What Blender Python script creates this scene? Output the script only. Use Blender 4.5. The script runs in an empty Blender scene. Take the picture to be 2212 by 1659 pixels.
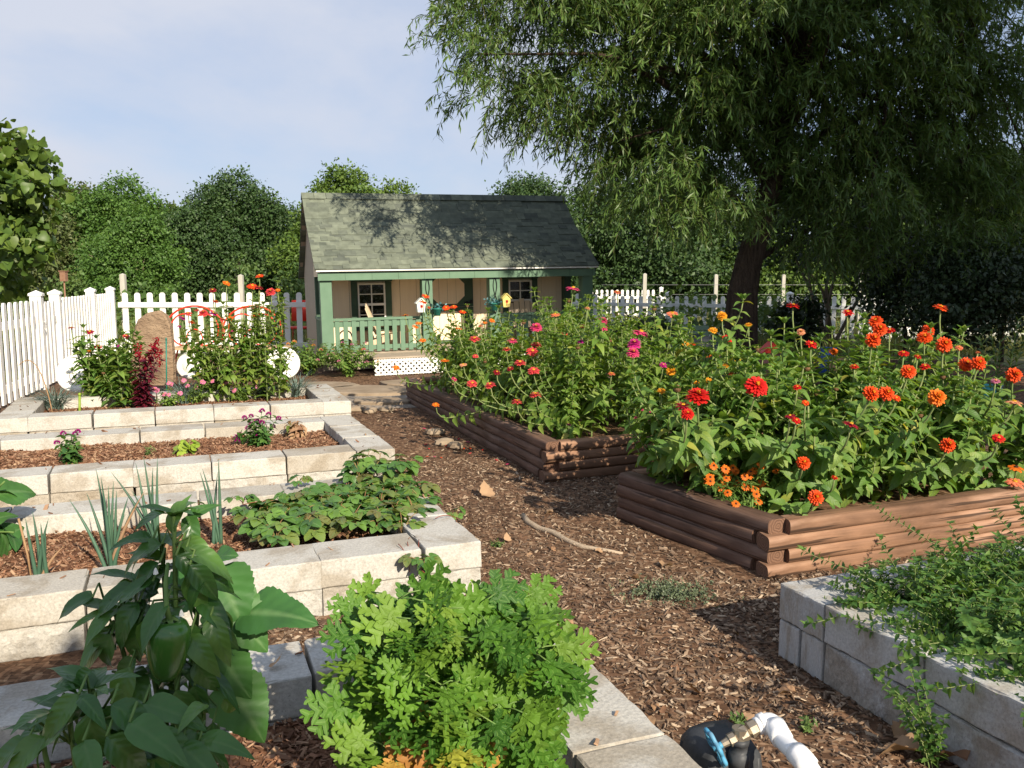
import bpy, math, random
import numpy as np
from mathutils import Vector, Matrix, noise
R = math.radians
sc = bpy.context.scene
C = sc.collection
random.seed(7)
rg = np.random.default_rng(11)
PI = math.pi

# ------------------------------------------------------------------ camera, sky, sun, exposure
H = 1.5
PITCH = math.atan(231.5 / 1850)
cam = bpy.data.cameras.new('camera')
cam.sensor_width = 36
cam.lens = 36 * 1850 / 2212
cam.clip_start = .05
cam.clip_end = 2000
co = bpy.data.objects.new('camera', cam)
C.objects.link(co)
co.location = (0, 0, H)
co.rotation_euler = (PI / 2 - PITCH, 0, 0)
sc.camera = co

SUNV = Vector((.50, -.86, .56)).normalized()
sl = bpy.data.lights.new('sun', 'SUN')
sl.energy = 4.5
sl.angle = R(.5)
sl.color = (1, .885, .715)
so = bpy.data.objects.new('sun', sl)
C.objects.link(so)
so.rotation_euler = SUNV.to_track_quat('Z', 'Y').to_euler()
so.location = (10, -18, 14)

w = bpy.data.worlds.new('World')
sc.world = w
w.use_nodes = True
wn = w.node_tree
wn.nodes.clear()
def WN(t, **k):
    n = wn.nodes.new(t)
    for a, b in k.items():
        setattr(n, a, b)
    return n
sky = WN('ShaderNodeTexSky', sky_type='NISHITA', sun_disc=False, sun_elevation=math.asin(SUNV.z), sun_rotation=R(150), air_density=1.0, dust_density=.45, ozone_density=1.4)
tc = WN('ShaderNodeTexCoord')
mp = WN('ShaderNodeMapping')
mp.inputs['Scale'].default_value = (1.2, 1.2, 2.4)
mp.inputs['Location'].default_value = (.35, .1, .2)
nz = WN('ShaderNodeTexNoise')
nz.inputs['Scale'].default_value = 1.7
nz.inputs['Detail'].default_value = 7
nz.inputs['Roughness'].default_value = .55
nz.inputs['Distortion'].default_value = .2
cr = WN('ShaderNodeValToRGB')
cr.color_ramp.elements[0].position = .38
cr.color_ramp.elements[0].color = (0, 0, 0, 1)
cr.color_ramp.elements[1].position = .62
cr.color_ramp.elements[1].color = (.9, .9, .9, 1)
cl = WN('ShaderNodeRGB')
cl.outputs[0].default_value = (2.85, 3.0, 3.42, 1)
mx = WN('ShaderNodeMix', data_type='RGBA')
bg = WN('ShaderNodeBackground')
bg.inputs['Strength'].default_value = .135
out = WN('ShaderNodeOutputWorld')
lk = wn.links.new
lk(tc.outputs['Generated'], mp.inputs['Vector'])
lk(mp.outputs['Vector'], nz.inputs['Vector'])
lk(nz.outputs['Fac'], cr.inputs['Fac'])
lk(cr.outputs['Color'], mx.inputs['Factor'])
hz = WN('ShaderNodeMix', data_type='RGBA')                # thin high haze over the whole sky
hz.inputs['Factor'].default_value = .84
hz.inputs['B'].default_value = (1.45, 1.84, 2.68, 1)
lk(sky.outputs['Color'], hz.inputs['A'])
lk(hz.outputs['Result'], mx.inputs['A'])
lk(cl.outputs['Color'], mx.inputs['B'])
lk(mx.outputs['Result'], bg.inputs['Color'])
lk(bg.outputs['Background'], out.inputs['Surface'])
sc.view_settings.view_transform = 'Standard'
sc.view_settings.look = 'None'
sc.view_settings.exposure = .85
sc.view_settings.gamma = 1
sc.render.engine = 'CYCLES'
sc.cycles.max_bounces = 6
sc.cycles.diffuse_bounces = 3
sc.cycles.transmission_bounces = 4
sc.cycles.transparent_max_bounces = 6
sc.cycles.caustics_reflective = False
sc.cycles.caustics_refractive = False
try:
    sc.cycles.use_denoising = True
except Exception:
    pass

# ------------------------------------------------------------------ layout helpers
def ray(x, y):
    c, s = math.cos(PITCH), math.sin(PITCH)
    u = (x - 1106) / 1850
    v = (829.5 - y) / 1850
    return Vector((u, c + v * s, -s + v * c))
def gz(x, y, z=0.):
    r = ray(x, y)
    return Vector((0, 0, H)) + r * ((z - H) / r.z)
def gy(x, y, Y):
    r = ray(x, y)
    return Vector((0, 0, H)) + r * (Y / r.y)
GA = R(21.6)                                    # the garden's own grid
def UV(u, v, z=0.):
    return Vector((u * math.cos(GA) - v * math.sin(GA), u * math.sin(GA) + v * math.cos(GA), z))

# ------------------------------------------------------------------ mesh helpers
class Geo:
    def __init__(s):
        s.V, s.L, s.N, s.M, s.A, s.n = [], [], [], [], [], 0
    def add(s, V, F, mat=0, A=None, rnd=.5):
        V = np.asarray(V, dtype=np.float64).reshape(-1, 3)
        s.L.append(np.fromiter((i for f in F for i in f), dtype=np.int64) + s.n)
        s.N.append(np.fromiter((len(f) for f in F), dtype=np.int64))
        s.M.append(np.full(len(F), mat))
        s.V.append(V)
        a = np.zeros((len(V), 3))
        a[:, 0] = rnd
        if A is not None:
            a[:, 1:] = A
        s.A.append(a)
        s.n += len(V)
    def inst(s, T, Ms, rnd=None, mat=0):
        V, F, A = T
        V = np.asarray(V, dtype=np.float64)
        k, n = len(Ms), len(V)
        if k == 0:
            return
        P = np.einsum('kij,nj->kni', Ms[:, :3, :3], V) + Ms[:, None, :3, 3]
        fl = np.fromiter((i for f in F for i in f), dtype=np.int64)
        ct = np.fromiter((len(f) for f in F), dtype=np.int64)
        s.L.append((fl[None, :] + (np.arange(k) * n)[:, None]).ravel() + s.n)
        s.N.append(np.tile(ct, k))
        s.M.append(np.full(len(F) * k, mat))
        s.V.append(P.reshape(-1, 3))
        a = np.zeros((k, n, 3))
        a[:, :, 0] = (rg.random(k) if rnd is None else np.asarray(rnd))[:, None]
        a[:, :, 1:] = np.asarray(A)[None]
        s.A.append(a.reshape(-1, 3))
        s.n += k * n
    def box(s, c, d, mat=0, rot=None, rnd=.5):
        x, y, z = d[0] / 2, d[1] / 2, d[2] / 2
        V = np.array([(-x, -y, -z), (x, -y, -z), (x, y, -z), (-x, y, -z), (-x, -y, z), (x, -y, z), (x, y, z), (-x, y, z)])
        if rot is not None:
            V = V @ np.array(rot.to_3x3()).T
        s.add(V + np.array(c), [(3, 2, 1, 0), (4, 5, 6, 7), (0, 1, 5, 4), (1, 2, 6, 5), (2, 3, 7, 6), (3, 0, 4, 7)], mat, rnd=rnd)
    def tube(s, pts, rad, k=6, mat=0, cap=True, rnd=.5):
        P = np.asarray([tuple(p) for p in pts], dtype=np.float64)
        n = len(P)
        r = np.broadcast_to(np.asarray(rad, dtype=np.float64), (n,))
        T = np.gradient(P, axis=0)
        T /= np.linalg.norm(T, axis=1)[:, None] + 1e-9
        ref = np.array((0., 0., 1.)) if abs(T[:, 2]).mean() < .8 else np.array((1., 0., 0.))
        a = np.cross(T, ref)
        a /= np.linalg.norm(a, axis=1)[:, None] + 1e-9
        b = np.cross(T, a)
        th = np.arange(k) * 2 * PI / k
        V = P[:, None] + r[:, None, None] * (np.cos(th)[None, :, None] * a[:, None] + np.sin(th)[None, :, None] * b[:, None])
        F = [(i * k + j, i * k + (j + 1) % k, (i + 1) * k + (j + 1) % k, (i + 1) * k + j) for i in range(n - 1) for j in range(k)]
        if cap:
            F += [tuple(range(k))[::-1], tuple((n - 1) * k + j for j in range(k))]
        s.add(V.reshape(-1, 3), F, mat, rnd=rnd)
    def lathe(s, prof, k=16, M=None, mat=0, fn=None):
        V, F = [], []
        for r, z in prof:
            for j in range(k):
                t = j * 2 * PI / k
                q = r * (fn(t, z) if fn else 1)
                V.append((q * math.cos(t), q * math.sin(t), z))
        n = len(prof)
        F = [(i * k + j, i * k + (j + 1) % k, (i + 1) * k + (j + 1) % k, (i + 1) * k + j) for i in range(n - 1) for j in range(k)]
        F += [tuple(range(k))[::-1], tuple((n - 1) * k + j for j in range(k))]
        V = np.array(V)
        if M is not None:
            m = np.array(M)
            V = V @ m[:3, :3].T + m[:3, 3]
        s.add(V, F, mat)
    def build(s, name, mats, parent=None, local=False, smooth=True, link=True):
        V = np.concatenate(s.V)
        if parent is not None and not local:
            o = np.zeros(3)
            q = parent
            while q:
                o += np.array(q.location)
                q = q.parent
            V = V - o
        me = bpy.data.meshes.new(name)
        L = np.concatenate(s.L)
        N = np.concatenate(s.N)
        me.vertices.add(len(V))
        me.vertices.foreach_set('co', V.ravel().astype(np.float32))
        me.loops.add(len(L))
        me.loops.foreach_set('vertex_index', L.astype(np.int32))
        me.polygons.add(len(N))
        me.polygons.foreach_set('loop_start', np.concatenate(([0], np.cumsum(N)[:-1])).astype(np.int32))
        me.polygons.foreach_set('material_index', np.concatenate(s.M).astype(np.int32))
        me.polygons.foreach_set('use_smooth', np.full(len(N), smooth))
        at = me.attributes.new('lf', 'FLOAT_VECTOR', 'POINT')
        at.data.foreach_set('vector', np.concatenate(s.A).ravel().astype(np.float32))
        for m in (mats if isinstance(mats, (list, tuple)) else [mats]):
            me.materials.append(m)
        me.update(calc_edges=True)
        me.validate()
        o = bpy.data.objects.new(name, me)
        C.objects.link(o)
        if parent is not None:
            o.parent = parent
        return o

def tag(o, label=None, cat=None, group=None, kind=None):
    if label: o['label'] = label
    if cat: o['category'] = cat
    if group: o['group'] = group
    if kind: o['kind'] = kind
    return o
def thing(name, label, cat, loc=(0, 0, 0), group=None):
    o = bpy.data.objects.new(name, None)
    C.objects.link(o)
    o.location = loc
    o.empty_display_size = .1
    return tag(o, label, cat, group)
def dup(o, parent=None):
    c = o.copy()
    C.objects.link(c)
    c.parent = parent
    for ch in list(o.children):
        dup(ch, c)
    return c

def frames(P, D, Nn, S):
    P, D, Nn = (np.asarray(a, dtype=np.float64).reshape(-1, 3) for a in (P, D, Nn))
    D = D / (np.linalg.norm(D, axis=1)[:, None] + 1e-9)
    X = np.cross(D, Nn)
    X /= np.linalg.norm(X, axis=1)[:, None] + 1e-9
    Z = np.cross(X, D)
    S = np.broadcast_to(np.asarray(S, dtype=np.float64), (len(P),))
    M = np.zeros((len(P), 4, 4))
    M[:, :3, 0] = X * S[:, None]
    M[:, :3, 1] = D * S[:, None]
    M[:, :3, 2] = Z * S[:, None]
    M[:, :3, 3] = P
    M[:, 3, 3] = 1
    return M
def rdir(n):
    a = rg.normal(size=(n, 3))
    return a / np.linalg.norm(a, axis=1)[:, None]

# leaf templates: base at origin, along +Y, unit length; attributes (rib, t)
def leafT(prof, n=6, fold=.25, droop=.3, cols=1, wav=0., ph=0.):
    V, F, A = [], [], []
    for i in range(n + 1):
        t = i / n
        wd = max(prof(t), .004)
        for j in range(-cols, cols + 1):
            f = j / cols
            x = f * wd
            a = droop * t
            V.append((x, t * (1 - .12 * a * a), -droop * .6 * t * t + fold * abs(x) + wav * abs(f) * math.sin(t * 11 + ph + f)))
            A.append((1 - abs(f), t))
    m = 2 * cols + 1
    for i in range(n):
        for j in range(m - 1):
            F.append((i * m + j, i * m + j + 1, (i + 1) * m + j + 1, (i + 1) * m + j))
    return np.array(V), F, np.array(A)
def merge(Ts):
    V, F, A, n = [], [], [], 0
    for v, f, a in Ts:
        V.append(v); A.append(a)
        F += [tuple(i + n for i in q) for q in f]
        n += len(v)
    return np.concatenate(V), F, np.concatenate(A)
def xf(T, M):
    v, f, a = T
    m = np.array(M)
    return v @ m[:3, :3].T + m[:3, 3], f, a
lance = lambda k: (lambda t: k * math.sin(PI * min(1, t) ** .8) ** .9)
ovate = lambda k: (lambda t: k * (math.sin(PI * t ** .62) ** .85))
heart = lambda t: .52 * (math.sin(PI * min(1, t * .93 + .07) ** .55) ** .7) if t < 1 else 0
def serr(p, m, d):
    return lambda t: p(t) * (1 - d * ((t * m) % 1.0))
TQ = (np.array([(0, 0, 0), (.34, .45, .08), (0, 1, -.1), (-.34, .45, .08)]), [(0, 1, 2), (0, 2, 3)], np.array([(1, 0), (0, .4), (1, 1), (0, .4)]))
T_zin = [leafT(ovate(.24), 6, .35, d, 1, .02, d * 5) for d in (.35, .7, 1.1)]
T_wil = leafT(lance(.085), 2, .2, .35)
T_pep = [leafT(ovate(.215), 9, .3, d, 2, .022, d * 9) for d in (.7, 1.1, 1.5)]
T_big = leafT(serr(lambda t: .43 * (math.sin(PI * t ** .5) ** .8), 11, .09), 44, .12, .5, 2, .03)
T_heart = leafT(heart, 6, .25, .5)
T_small = leafT(ovate(.26), 4, .3, .4)
T_blade = leafT(lambda t: .016 * (1 - t) ** .5, 5, .4, .9)
def _straw():
    lf = leafT(serr(lambda t: .42 * (math.sin(PI * t ** .75) ** .6), 6, .14), 18, .28, .35, 1)
    Ts = []
    for a, s in ((-72, .92), (0, 1), (72, .92)):
        Ts.append(xf(lf, Matrix.Rotation(R(a), 4, 'Z') @ Matrix.Rotation(R(-8), 4, 'X') @ Matrix.Scale(s, 4)))
    return merge(Ts)
T_straw = _straw()
def _geran(seed):
    r = random.Random(seed)
    Ts = []
    def strip(p0, ang, L, w0, w1, z0, z1):
        d = Vector((math.sin(ang), math.cos(ang), 0)); q = Vector((d.y, -d.x, 0))
        rows = [(0, w0), (.4, w0 * .92), (.78, w1), (1, w1 * .22)]
        V = []; A = []
        for t, ww in rows:
            c = p0 + d * (L * t); zz = z0 + (z1 - z0) * t
            for sgn in (-1, 0, 1):
                V.append((c.x + q.x * ww * sgn, c.y + q.y * ww * sgn, zz + .25 * ww * abs(sgn))); A.append((1 - abs(sgn), t))
        F = [(i * 3 + j, i * 3 + j + 1, i * 3 + j + 4, i * 3 + j + 3) for i in range(3) for j in range(2)]
        Ts.append((np.array(V), F, np.array(A)))
    for k, (a, L) in enumerate(((-125, .5), (-72, .72), (-32, .88), (0, 1.), (32, .88), (72, .72), (125, .5))):
        an = R(a + r.uniform(-5, 5)); d = Vector((math.sin(an), math.cos(an), 0))
        dz = -.34 * L + r.uniform(-.14, .16)
        strip(Vector((0, 0, 0)), an, L, .096, .066, r.uniform(0, .012), dz)
        for t in (.36, .58, .8):
            for sg in (-1, 1):
                t2 = t + r.uniform(-.05, .05)
                strip(d * (L * t2), an + sg * R(48 + r.uniform(-10, 10)), L * (.34 - .2 * abs(t - .5)) * r.uniform(.75, 1.1), .07, .052, dz * t2 + r.uniform(.004, .012), dz * t2 + r.uniform(-.02, .1))
    k = 22                                          # the undivided blade round the leaf base
    V = [(0, 0, .01)] + [(.19 * math.sin(R(a)), .19 * math.cos(R(a)), -.02) for a in np.linspace(-140, 140, k)]
    Ts.append((np.array(V), [(0, i, i + 1) for i in range(1, k)], np.array([(1, 0)] + [(0, .4)] * k)))
    V, F, A = merge(Ts)
    return V * .8, F, A
T_ger = [_geran(i) for i in range(3)]

# ------------------------------------------------------------------ materials
def M(name, col=(.5, .5, .5), rough=.6, spec=.3, metal=0.):
    m = bpy.data.materials.new(name)
    m.use_nodes = True
    b = m.node_tree.nodes['Principled BSDF']
    b.inputs['Base Color'].default_value = (*col, 1)
    b.inputs['Roughness'].default_value = rough
    b.inputs['Specular IOR Level'].default_value = spec
    b.inputs['Metallic'].default_value = metal
    return m
class NT:
    def __init__(s, m):
        s.t = m.node_tree
        s.b = s.t.nodes['Principled BSDF']
        s.o = s.t.nodes['Material Output']
    def n(s, t, ins=None, **k):
        q = s.t.nodes.new(t)
        for a, b in k.items():
            setattr(q, a, b)
        for a, b in (ins or {}).items():
            if hasattr(b, 'is_output'):
                s.t.links.new(b, q.inputs[a])
            else:
                q.inputs[a].default_value = b
        return q
    def l(s, a, b):
        s.t.links.new(a, b)
    def co(s, scale=(1, 1, 1), src='Object'):
        c = s.n('ShaderNodeTexCoord')
        return s.n('ShaderNodeMapping', {'Vector': c.outputs[src], 'Scale': scale}).outputs['Vector']
    def noise(s, vec, scale, det=4, rough=.55, dist=0.):
        return s.n('ShaderNodeTexNoise', {'Vector': vec, 'Scale': scale, 'Detail': det, 'Roughness': rough, 'Distortion': dist}).outputs['Fac']
    def ramp(s, fac, stops):
        q = s.n('ShaderNodeValToRGB', {'Fac': fac})
        e = q.color_ramp.elements
        while len(e) < len(stops):
            e.new(.5)
        for i, (p, c) in enumerate(stops):
            e[i].position = p
            e[i].color = (*c, 1) if not isinstance(c, (int, float)) else (c, c, c, 1)
        return q.outputs['Color']
    def mix(s, f, a, b, bl='MIX'):
        q = s.n('ShaderNodeMix', data_type='RGBA', blend_type=bl)
        for k, v in (('Factor', f), ('A', a), ('B', b)):
            if hasattr(v, 'is_output'):
                s.t.links.new(v, q.inputs[k])
            else:
                q.inputs[k].default_value = v if k == 'Factor' else (*v, 1)
        return q.outputs['Result']
    def bump(s, h, st=.3, d=.01):
        q = s.n('ShaderNodeBump', {'Height': h, 'Strength': st, 'Distance': d})
        s.l(q.outputs['Normal'], s.b.inputs['Normal'])
    def base(s, c):
        s.l(c, s.b.inputs['Base Color'])

def leafmat(name, cols, trans=.3, rough=.45, rib=None, spec=.35):
    m = M(name, cols[0], rough, spec)
    q = NT(m)
    at = q.n('ShaderNodeAttribute', attribute_name='lf')
    sp = q.n('ShaderNodeSeparateXYZ', {'Vector': at.outputs['Vector']})
    n = len(cols)
    c = q.ramp(sp.outputs['X'], [(i / max(1, n - 1), k) for i, k in enumerate(cols)])
    v = q.noise(q.co((1, 1, 1)), 9, 3)
    c = q.mix(.6, c, q.ramp(v, [(.3, .62), (.7, 1.25)]), 'MULTIPLY')
    if rib:
        rf = q.ramp(sp.outputs['Y'], [(.80, 0.), (.97, 1.)])
        c = q.mix(q.n('ShaderNodeMath', {0: rf, 1: .55}, operation='MULTIPLY').outputs[0], c, rib)
        a = q.n('ShaderNodeMath', {0: sp.outputs['Z'], 1: 42.}, operation='MULTIPLY')
        b = q.n('ShaderNodeMath', {0: sp.outputs['Y'], 1: 9.}, operation='MULTIPLY')
        d = q.n('ShaderNodeMath', {0: a.outputs[0], 1: b.outputs[0]}, operation='ADD')
        e = q.n('ShaderNodeMath', {0: d.outputs[0]}, operation='SINE')
        q.bump(e.outputs[0], .14, .003)
    q.base(c)
    tr = q.n('ShaderNodeBsdfTranslucent', {'Color': q.mix(1., c, (1.5, 1.35, .55), 'MULTIPLY')})
    ms = q.n('ShaderNodeMixShader', {0: trans})
    q.l(q.b.outputs['BSDF'], ms.inputs[1])
    q.l(tr.outputs['BSDF'], ms.inputs[2])
    q.l(ms.outputs['Shader'], q.o.inputs['Surface'])
    return m
def petalmat(name, c, c2=None):
    c2 = c2 or tuple(x * .6 for x in c)
    m = M(name, c, .55, .2)
    q = NT(m)
    at = q.n('ShaderNodeAttribute', attribute_name='lf')
    sp = q.n('ShaderNodeSeparateXYZ', {'Vector': at.outputs['Vector']})
    k = q.mix(sp.outputs['Z'], c2, c)
    k = q.mix(.5, k, q.ramp(sp.outputs['X'], [(0., .6), (1., 1.2)]), 'MULTIPLY')
    q.base(k)
    tr = q.n('ShaderNodeBsdfTranslucent', {'Color': k})
    ms = q.n('ShaderNodeMixShader', {0: .3})
    q.l(q.b.outputs['BSDF'], ms.inputs[1])
    q.l(tr.outputs['BSDF'], ms.inputs[2])
    q.l(ms.outputs['Shader'], q.o.inputs['Surface'])
    return m
def grain(name, c1, c2, scale=8, stretch=(1, 1, 1), rough=.7, bst=.2, bd=.005, src='Object', spec=.25, c3=None):
    m = M(name, c1, rough, spec)
    q = NT(m)
    v = q.co(stretch, src)
    f = q.noise(v, scale, 6, .6)
    c = q.ramp(f, [(.3, c1), (.7, c2)])
    if c3:
        c = q.mix(q.ramp(q.noise(v, scale * .25, 3), [(.52, 0.), (.68, 1.)]), c, c3)
    q.base(c)
    q.bump(q.noise(v, scale * 3, 4), bst, bd)
    return m

ZG = leafmat('zinnia_leaf', [(.085, .185, .036), (.13, .25, .046), (.175, .295, .06), (.24, .33, .07)], .42, .5, (.14, .23, .08))
ZGF = leafmat('zinnia_leaf_bright', [(.095, .195, .032), (.15, .265, .042), (.20, .315, .055), (.26, .35, .07)], .44, .5, (.16, .24, .08))
YG = leafmat('yellow_leaf', [(.25, .30, .05), (.38, .36, .07)], .35)
ZST = grain('zinnia_stem', (.13, .20, .06), (.22, .24, .10), 20)
PEPL = leafmat('pepper_leaf', [(.04, .12, .026), (.065, .165, .036), (.11, .22, .045)], .3, .3, (.10, .2, .06), .5)
BIGL = leafmat('broad_leaf', [(.045, .14, .035), (.07, .18, .042)], .3, .5, (.16, .28, .11))
GERL = leafmat('scented_geranium_leaf', [(.04, .125, .016), (.075, .19, .02), (.12, .25, .026), (.18, .295, .038)], .36, .55, (.2, .34, .07))
GERO = leafmat('withered_leaf', [(.38, .17, .04), (.5, .30, .06), (.32, .36, .05)], .3, .6)
STRL = leafmat('strawberry_leaf', [(.06, .145, .032), (.09, .195, .04), (.14, .26, .045), (.17, .16, .055)], .25, .4, (.14, .24, .08), .5)
MINL = leafmat('mint_leaf', [(.06, .15, .035), (.10, .205, .042), (.16, .26, .055)], .34, .5)
AMAL = leafmat('amaranth_leaf', [(.04, .12, .03), (.07, .16, .035), (.1, .2, .04)], .28, .5)
CHAR = leafmat('chartreuse_leaf', [(.25, .38, .04), (.33, .44, .06)], .3, .5)
BURG = leafmat('burgundy_leaf', [(.07, .008, .02), (.14, .015, .035), (.2, .03, .04)], .25, .4)
BLUG = leafmat('blue_grass', [(.11, .17, .15), (.17, .24, .2)], .15, .5)
ONI = leafmat('onion_leaf', [(.06, .13, .085), (.09, .175, .11)], .15, .4)
DRY = leafmat('dry_leaf', [(.30, .17, .09), (.40, .26, .15), (.22, .11, .06)], .15, .7)
WILL = leafmat('willow_leaf', [(.055, .11, .027), (.09, .16, .036), (.135, .205, .05)], .34, .42)
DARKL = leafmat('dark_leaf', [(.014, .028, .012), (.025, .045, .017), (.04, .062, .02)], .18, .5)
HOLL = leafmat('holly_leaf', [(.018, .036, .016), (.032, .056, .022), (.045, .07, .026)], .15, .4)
SYC = leafmat('sycamore_leaf', [(.06, .11, .03), (.1, .16, .04)], .3, .5)
REDB = leafmat('redbud_leaf', [(.055, .11, .022), (.09, .155, .028), (.14, .20, .035)], .3, .45)
TR1 = leafmat('elm_leaf', [(.06, .13, .026), (.09, .18, .036), (.13, .23, .045)], .34, .5)
TR2 = leafmat('oak_leaf', [(.032, .07, .022), (.052, .10, .03), (.078, .135, .038)], .25, .5)
TR3 = leafmat('hackberry_leaf', [(.06, .12, .02), (.10, .17, .03), (.15, .22, .04)], .28, .5)
TR4 = leafmat('brown_leaf', [(.07, .10, .03), (.10, .13, .042), (.14, .16, .055)], .25, .5)
WEED = leafmat('weed_leaf', [(.06, .12, .03), (.10, .17, .045), (.15, .21, .06)], .3, .5)
GRS = leafmat('field_grass', [(.12, .16, .04), (.2, .22, .06), (.27, .25, .09)], .25, .6)
BARK = grain('dark_bark', (.045, .03, .021), (.14, .098, .068), 7, (3, 3, .5), .9, 1., .12)
BARKL = grain('pale_bark', (.16, .12, .085), (.28, .23, .17), 6, (3, 3, .6), .9, .6, .03)
TWIG = M('willow_twig', (.09, .09, .03), .7)
GST = grain('green_stem', (.10, .19, .05), (.17, .25, .07), 20)
DST = grain('dry_stem', (.25, .14, .07), (.36, .23, .12), 20)
WHITE = grain('white_vinyl', (.80, .80, .78), (.74, .73, .69), 2.5, (1, 1, .4), .45, .05, .002)
WRAIL = grain('grazing_grey_vinyl', (.72, .71, .67), (.56, .53, .48), 4, (1, 1, 1), .55, .05, .002)  # greyer rail vinyl: grazing light on the left fences put into the colour
WPAINT = M('white_paint', (.78, .77, .72), .5)
GPAINT = grain('green_paint', (.105, .185, .12), (.135, .225, .15), 5, (1, 1, 1), .6, .12, .002)
GPAINTD = grain('dark_green_paint', (.045, .085, .055), (.06, .105, .07), 5, (1, 1, 1), .6, .12, .002)
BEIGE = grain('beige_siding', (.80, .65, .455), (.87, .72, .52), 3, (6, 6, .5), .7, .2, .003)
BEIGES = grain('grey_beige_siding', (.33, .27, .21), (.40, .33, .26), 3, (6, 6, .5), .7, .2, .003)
DECK = grain('weathered_deck', (.28, .23, .175), (.42, .35, .27), 5, (1, 8, 1), .8, .3, .004)
BLACK = M('black_metal', (.012, .012, .013), .45)
CHAIRM = grain('cream_plastic', (.62, .50, .34), (.68, .56, .40), 4, rough=.5, bst=.02)
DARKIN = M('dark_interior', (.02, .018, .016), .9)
REDM = grain('red_paint', (.62, .035, .02), (.70, .06, .03), 6, rough=.4, bst=.03)
PVC = M('white_pvc', (.80, .80, .80), .28, .5)
BRASS = grain('aged_brass', (.28, .23, .17), (.42, .36, .27), 25, rough=.4, bst=.1, spec=.5)
BRASS.node_tree.nodes['Principled BSDF'].inputs['Metallic'].default_value = .7
BLUEM = grain('chipped_blue_paint', (.06, .25, .42), (.10, .33, .50), 30, rough=.5, bst=.1, c3=(.2, .2, .2))
BPLAST = grain('black_plastic', (.035, .038, .042), (.06, .063, .068), 30, rough=.5, bst=.1)
STONE = grain('brown_sandstone', (.20, .135, .085), (.34, .245, .16), 5, (1, 1, 2), .9, .9, .04, c3=(.13, .085, .055))
FLAG = grain('flagstone', (.22, .165, .11), (.33, .26, .185), 4, rough=.85, bst=.4, bd=.01)
GRAV = grain('pale_gravel', (.22, .18, .14), (.42, .37, .31), 60, rough=.9, bst=.8, bd=.02)
POSTW = grain('grey_post', (.36, .34, .29), (.48, .46, .40), 8, (4, 4, .5))
RUST = grain('rusty_metal', (.20, .10, .06), (.30, .18, .12), 12)
GREYP = M("grey_plastic", (.05, .055, .06), .5)
BIRDC = grain('greenish_white_wood', (.68, .70, .66), (.74, .76, .72), 8)
YEL = M('yellow_paint', (.62, .52, .16), .5)
TEAL = M('teal_pot', (.02, .17, .13), .4)
TEALL = leafmat('teal_leaf', [(.04, .14, .16), (.07, .2, .22)], .15)
YCEN = M('flower_centre_yellow', (.60, .33, .02), .7)
DCEN = M('flower_centre_dark', (.06, .03, .015), .8)
PET = {}
for k, c, c2 in (('scarlet', (.68, .022, .016), (.42, .01, .01)), ('crimson', (.34, .012, .03), (.2, .006, .02)), ('orange_red', (.78, .085, .012), (.55, .05, .01)),
                 ('orange', (.80, .19, .018), (.6, .12, .01)), ('golden', (.80, .36, .02), (.7, .25, .02)), ('salmon', (.78, .22, .12), (.75, .22, .08)),
                 ('coral', (.74, .08, .085), (.5, .04, .05)), ('pink', (.70, .07, .19), (.5, .03, .12)), ('hot_pink', (.62, .03, .25), (.42, .02, .16)),
                 ('magenta', (.42, .015, .24), (.3, .01, .16)), ('peach', (.75, .34, .18), (.7, .3, .14)), ('light_pink', (.72, .25, .40), (.62, .14, .3))):
    PET[k] = petalmat(k + '_petal', c, c2)

def concrete(name, rough=False):
    m = M(name, (.4, .37, .31), .85, .2)
    q = NT(m)
    v = q.co()
    oi = q.n('ShaderNodeObjectInfo').outputs['Random']
    off = q.n('ShaderNodeVectorMath', {0: v, 1: q.n('ShaderNodeCombineXYZ', {'X': q.n('ShaderNodeMath', {0: oi, 1: 37.}, operation='MULTIPLY').outputs[0]}).outputs[0]}, operation='ADD').outputs[0]
    c = q.ramp(oi, [(0., (.46, .445, .405)), (.45, (.425, .41, .37)), (.72, (.49, .475, .43)), (.84, (.34, .30, .24)), (1., (.44, .425, .38))])
    st = q.ramp(q.noise(off, 4.2, 5, .6, .4), [(.47, 0.), (.60, 1.)])
    c = q.mix(q.n('ShaderNodeMath', {0: st, 1: .62}, operation='MULTIPLY').outputs[0], c, (.27, .225, .165))
    c = q.mix(.7, c, q.ramp(q.noise(off, 95, 3, .7), [(.28, .68), (.72, 1.26)]), 'MULTIPLY')
    c = q.mix(q.ramp(q.noise(off, 160, 1), [(.67, 0.), (.74, .4)]), c, (.12, .10, .085))
    q.base(c)
    vo = q.n('ShaderNodeTexVoronoi', {'Vector': off, 'Scale': 60 if not rough else 26})
    h = q.mix(.5, q.noise(off, 120 if not rough else 40, 6, .75), vo.outputs['Distance'])
    q.bump(h, .55 if not rough else .95, .004 if not rough else .016)
    return m
CONC = concrete('concrete')
CONCR = concrete('split_face_concrete', True)
def greyconc(src, name):
    m = src.copy(); m.name = name
    for n in m.node_tree.nodes:
        if n.type == 'VALTORGB' and len(n.color_ramp.elements) == 5:
            for e in n.color_ramp.elements:
                g = sum(e.color[:3]) / 3
                e.color = (g * .98, g * .98, g * .96, 1)
    return m
CONCG = greyconc(CONC, 'grey_concrete')
CONCRG = greyconc(CONCR, 'grey_split_face_concrete')

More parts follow.
